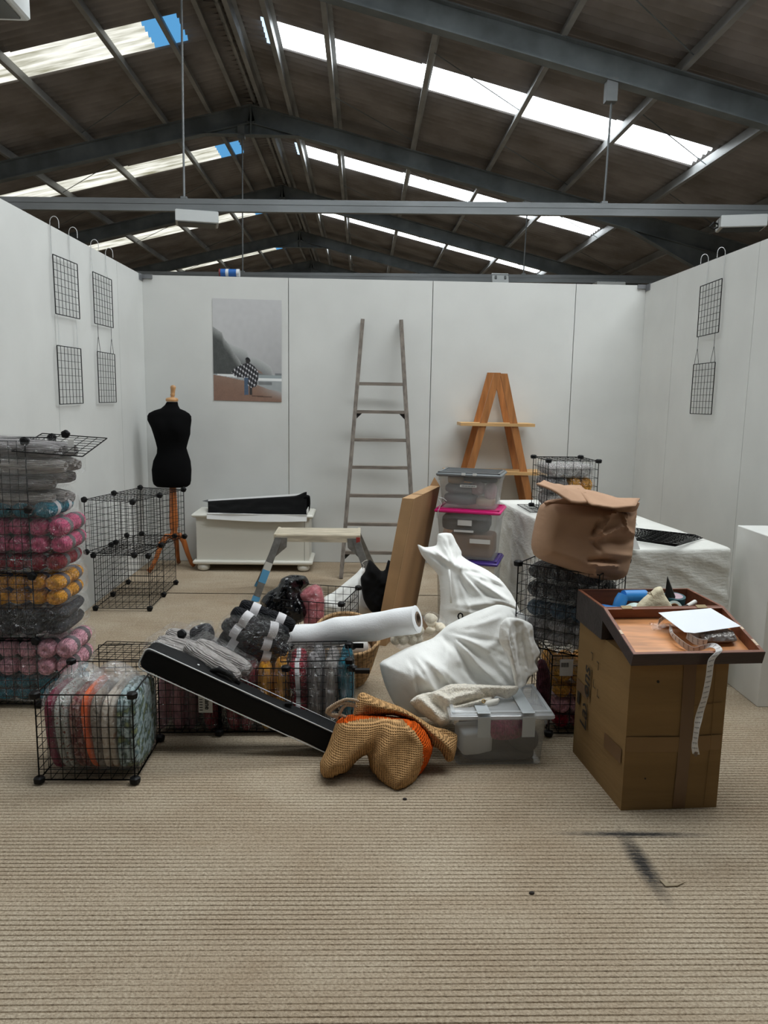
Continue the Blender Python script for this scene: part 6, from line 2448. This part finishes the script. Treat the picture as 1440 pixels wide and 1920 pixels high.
ring, m = plane_px([(1190, 1140), (1205, 1122), (1222, 1108), (1228, 1102), (1240, 1100), (1248, 1118), (1262, 1140), (1266, 1165), (1190, 1165)], 2.83, (0, -1, .2))
inflate(ring, m, .03, .025, .03, .007, crump=.006, cscale=24, seed=20).build('pouch_body', canvas, t1, smooth=True)
pp = at(1213, 1112, 2.795)
MB().tube([pp, pp+Vector((.012, -.004, .004)), pp+Vector((.024, -.002, -.012))], .0022, 5).tube([pp, pp+Vector((.018, -.004, -.006)), pp+Vector((.03, -.002, -.02))], .0018, 5).build('drawstring', canvas, t1)
o = MB()
q = [at(1244, 1136, 2.93), at(1251, 1081, 2.95), at(1266, 1120, 2.93), at(1262, 1140, 2.93)]
o.extrude(q, (.01, .02, -.003))
o = o.build('black_card', M('black card', S(18, 16, 16), .5))
tag(o, 'pointed black card sticking up from the wooden case', 'card')
rebase(o)
teal_t = M('teal tape', S(40, 84, 92), .4)
pk = M('mauve paper disc', S(176, 150, 160), .6)


def tape_roll(lab, c, r, w, mat, tilt, hole=.6, disc=None):
    t1 = thing('tape_roll', lab, 'tape', c-Vector((0, 0, r)))
    m_ = rot('X', tilt)
    MB().lathe([(r*hole, -w/2), (r, -w/2), (r, w/2), (r*hole, w/2), (r*hole, -w/2)], c, 28, mat=m_, cap=False).build('tape_wound', mat, t1, autos=40)
    MB().lathe([(r*hole-.003, -w/2), (r*hole, -w/2), (r*hole, w/2), (r*hole-.003, w/2), (r*hole-.003, -w/2)], c, 28, mat=m_, cap=False).build('card_core', brown, t1, autos=40)
    if disc:
        MB().lathe([(0.001, w/2), (r*hole, w/2), (r*hole, w/2+.001), (0.001, w/2+.001)], c, 24, mat=m_).build('disc', disc, t1)
    return t1


tape_roll('teal tape roll with mauve centre in the wooden case', cp(.365, .17, .10), .042, .045, teal_t, 8, .75, pk)
tape_roll('clear mint tape roll beside the canvas pouch', cp(.315, .075, .095), .030, .032, mint, 62, .65)
t1 = thing('marker', 'white-ended marker pen at the right in the wooden case', 'pen', cp(.40, .11, .10))
MB().bar(cp(.385, .10, .098), cp(.43, .125, .108), .008, 10, .010, cap=True).build('pen_cap', M('white plastic', S(216, 214, 208), .4), t1, autos=40)
MB().bar(cp(.33, .075, .090), cp(.387, .101, .098), .0075, 10, cap=True).build('pen_body', black_plastic, t1, autos=40)
filler(None, 'dark odds and ends on the bottom of the wooden case', cp(.30, .15, .03), (.12, .09, .024), fab[3], 3, 0, 'oddments', 'tools')

# ---- things lying in the lid
def lpnt(x, y, z):
    return h0+ux*x+ly*y+lz*(z-HL+.0075)


sheet_b = M('white paper card', S(228, 233, 240), .5)
o = MB()
q = [lpnt(.19, .055, .050), lpnt(.405, .035, .054), lpnt(.462, .155, .052), lpnt(.27, .185, .046), lpnt(.235, .178, .046)]
o.extrude(q, lz*.0012)
o = o.build('white_card', sheet_b)
tag(o, 'white rectangular card lying on top in the open case lid', 'card')
rebase(o)
lab_tape = vcol('printed label tape', .5)


def ribbon(name, path, side, w, parent, label_rep=0.019):
    """strip of printed tape following a path"""
    P_ = [Vector(p) for p in path]
    sub = []
    for i in range(len(P_)-1):
        a, b = P_[max(0, i-1)], P_[i]
        c, d = P_[i+1], P_[min(len(P_)-1, i+2)]
        n = max(2, int((c-b).length/.0016))
        for k in range(n):
            s = k/n
            sub.append(.5*((2*b)+(c-a)*s+(2*a-5*b+4*c-d)*s*s+(-a+3*b-3*c+d)*s**3))
    sub.append(P_[-1])
    mb = MB()
    nw = 12
    lens = [0]
    for a, b in zip(sub, sub[1:]):
        lens.append(lens[-1]+(b-a).length)
    tot = lens[-1]
    cols = []
    for i, p in enumerate(sub):
        f = lens[i]/tot*(len(side)-1)
        k = min(len(side)-2, int(f))
        s = Vector(side[k]).lerp(Vector(side[k+1]), f-k).normalized()
        wf = w*(1 if f < len(side)-1.6 else 1)
        for j in range(nw+1):
            x = j/nw-.5
            mb.v.append(p+s*(wf*x))
            ph = (lens[i]/label_rep+.35*x) % 1.0
            dark = (.30 < ph < .44 and abs(x) < .34) or (.56 < ph < .62 and abs(x) < .26 and j % 2)
            v = .16 if dark else .66
            cols += [v, v*.98, v*.96, 1]
    for i in range(len(sub)-1):
        for j in range(nw):
            a = i*(nw+1)+j
            mb.f.append((a, a+1, a+nw+2, a+nw+1))
    o = mb.build(name, lab_tape, parent, fix=False, smooth=True)
    o.data.color_attributes.new('print', 'FLOAT_COLOR', 'POINT').data.foreach_set('color', cols)
    sm = o.modifiers.new('thickness', 'SOLIDIFY')
    sm.thickness = .0006
    return o


t = thing('label_roll', 'long strip of printed labels trailing out of the case lid', 'label roll', lpnt(.3, .2, 0))
lip = lpnt(.305, DL+.001, HL-.004)
path = [lpnt(.225, .10, .022), lpnt(.205, .15, .024), lpnt(.215, .20, .020), lpnt(.245, .235, .012), lpnt(.275, .24, .022), lpnt(.30, .26, .046), lip+lz*.004, at(1330, 1238, lip.y-.012), at(1329, 1270, lip.y-.014), at(1322, 1305, lip.y-.016), at(1313, 1335, lip.y-.012),
        at(1307, 1362, lip.y-.014), at(1303, 1395, lip.y-.014), at(1305, 1414, lip.y-.014)]
path = [Vector(p) for p in path]
path[6] = Vector(lip)+lz*.006
path[7].x = at(1331, 1235, lip.y).x
side = [ly, ly*.7+lz*.7, lz, lz, lz+ux*.2, ux+lz*.2, ux, ux, ux, ux, ux*.95+Vector((0, -.2, 0)), ux*.45+Vector((0, -.9, 0)), ux*.35+Vector((0, -.9, 0)), ux*.9+Vector((0, -.3, 0))]
ribbon('label_strip', path, side, .024, t)
MB().box(at(1305, 1414, lip.y-.016), (.010, .003, .016)).build('strip_end', core_m, t)
MB().lathe([(.014, -.011), (.023, -.011), (.025, 0), (.023, .011), (.014, .011)], lpnt(.30, .135, .014), 26, mat=Matrix((ux, -ly, lz)).transposed() @ rot('X', 80)).build('label_coil', paper_l, t, smooth=True)
path = [lpnt(.19, .07, .02), lpnt(.235, .045, .034), lpnt(.29, .05, .036), lpnt(.33, .09, .03)]
ribbon('label_strip', path, [lz, lz, lz, lz], .026, t)
ribbon('label_strip', [lpnt(.255, .165, .026), lpnt(.275, .195, .02), lpnt(.31, .205, .018), lpnt(.33, .18, .022)], [lz, lz, lz, lz], .03, t)
t = thing('foil_packet', 'crinkled silvery packet under the white card in the lid', 'packet', lpnt(.37, .16, 0))
foil = M('silvery plastic', S(150, 146, 142), .3, .4, bump=.9, bscale=40)
ring = [(-.06, -.03), (.055, -.032), (.062, .03), (0, .036), (-.058, .03)]
mm = Matrix((ux, -ly, lz)).transposed().to_4x4()
mm.translation = lpnt(.375, .165, .02)
inflate(ring, mm, .016, .014, .02, .005, crump=.008, cscale=45, seed=21).build('packet_body', foil, t, autos=40)
MB().grid(lambda u, v: lpnt(.155+.05*u, .065+.05*v, .012+.012*u+.004*math.sin(u*9)), 8, 4).build('packet_tail', clear, t, fix=False)

# ---- litter on the floor
t = MB().extrude([atz(1236, 1650, .002), atz(1262, 1660, .002), atz(1285, 1655, .002), atz(1270, 1662, .002), atz(1248, 1663, .002)], (0, 0, .003)).build('floor_chip', M('torn paper scrap', S(150, 136, 112), .8))
tag(t, 'small torn scrap on the floor at the end of the black scuff', 'scrap')
rebase(t)
for lab, x, y, r_ in (('small dark pebble on the floor below the jute bag', 759, 1498, .008), ('tiny dark chip on the floor left of the black scuff', 997, 1674, .008)):
    p = atz(x, y, r_*.4)
    o = blob(p, (r_, r_*.7, r_*.5), 2.2, amp=.002, scale=90, seed=x, nu=12, nv=8).build('pebble', M('dark grit', S(48, 42, 38), .9), smooth=True)
    tag(o, lab, 'pebble')
    rebase(o)
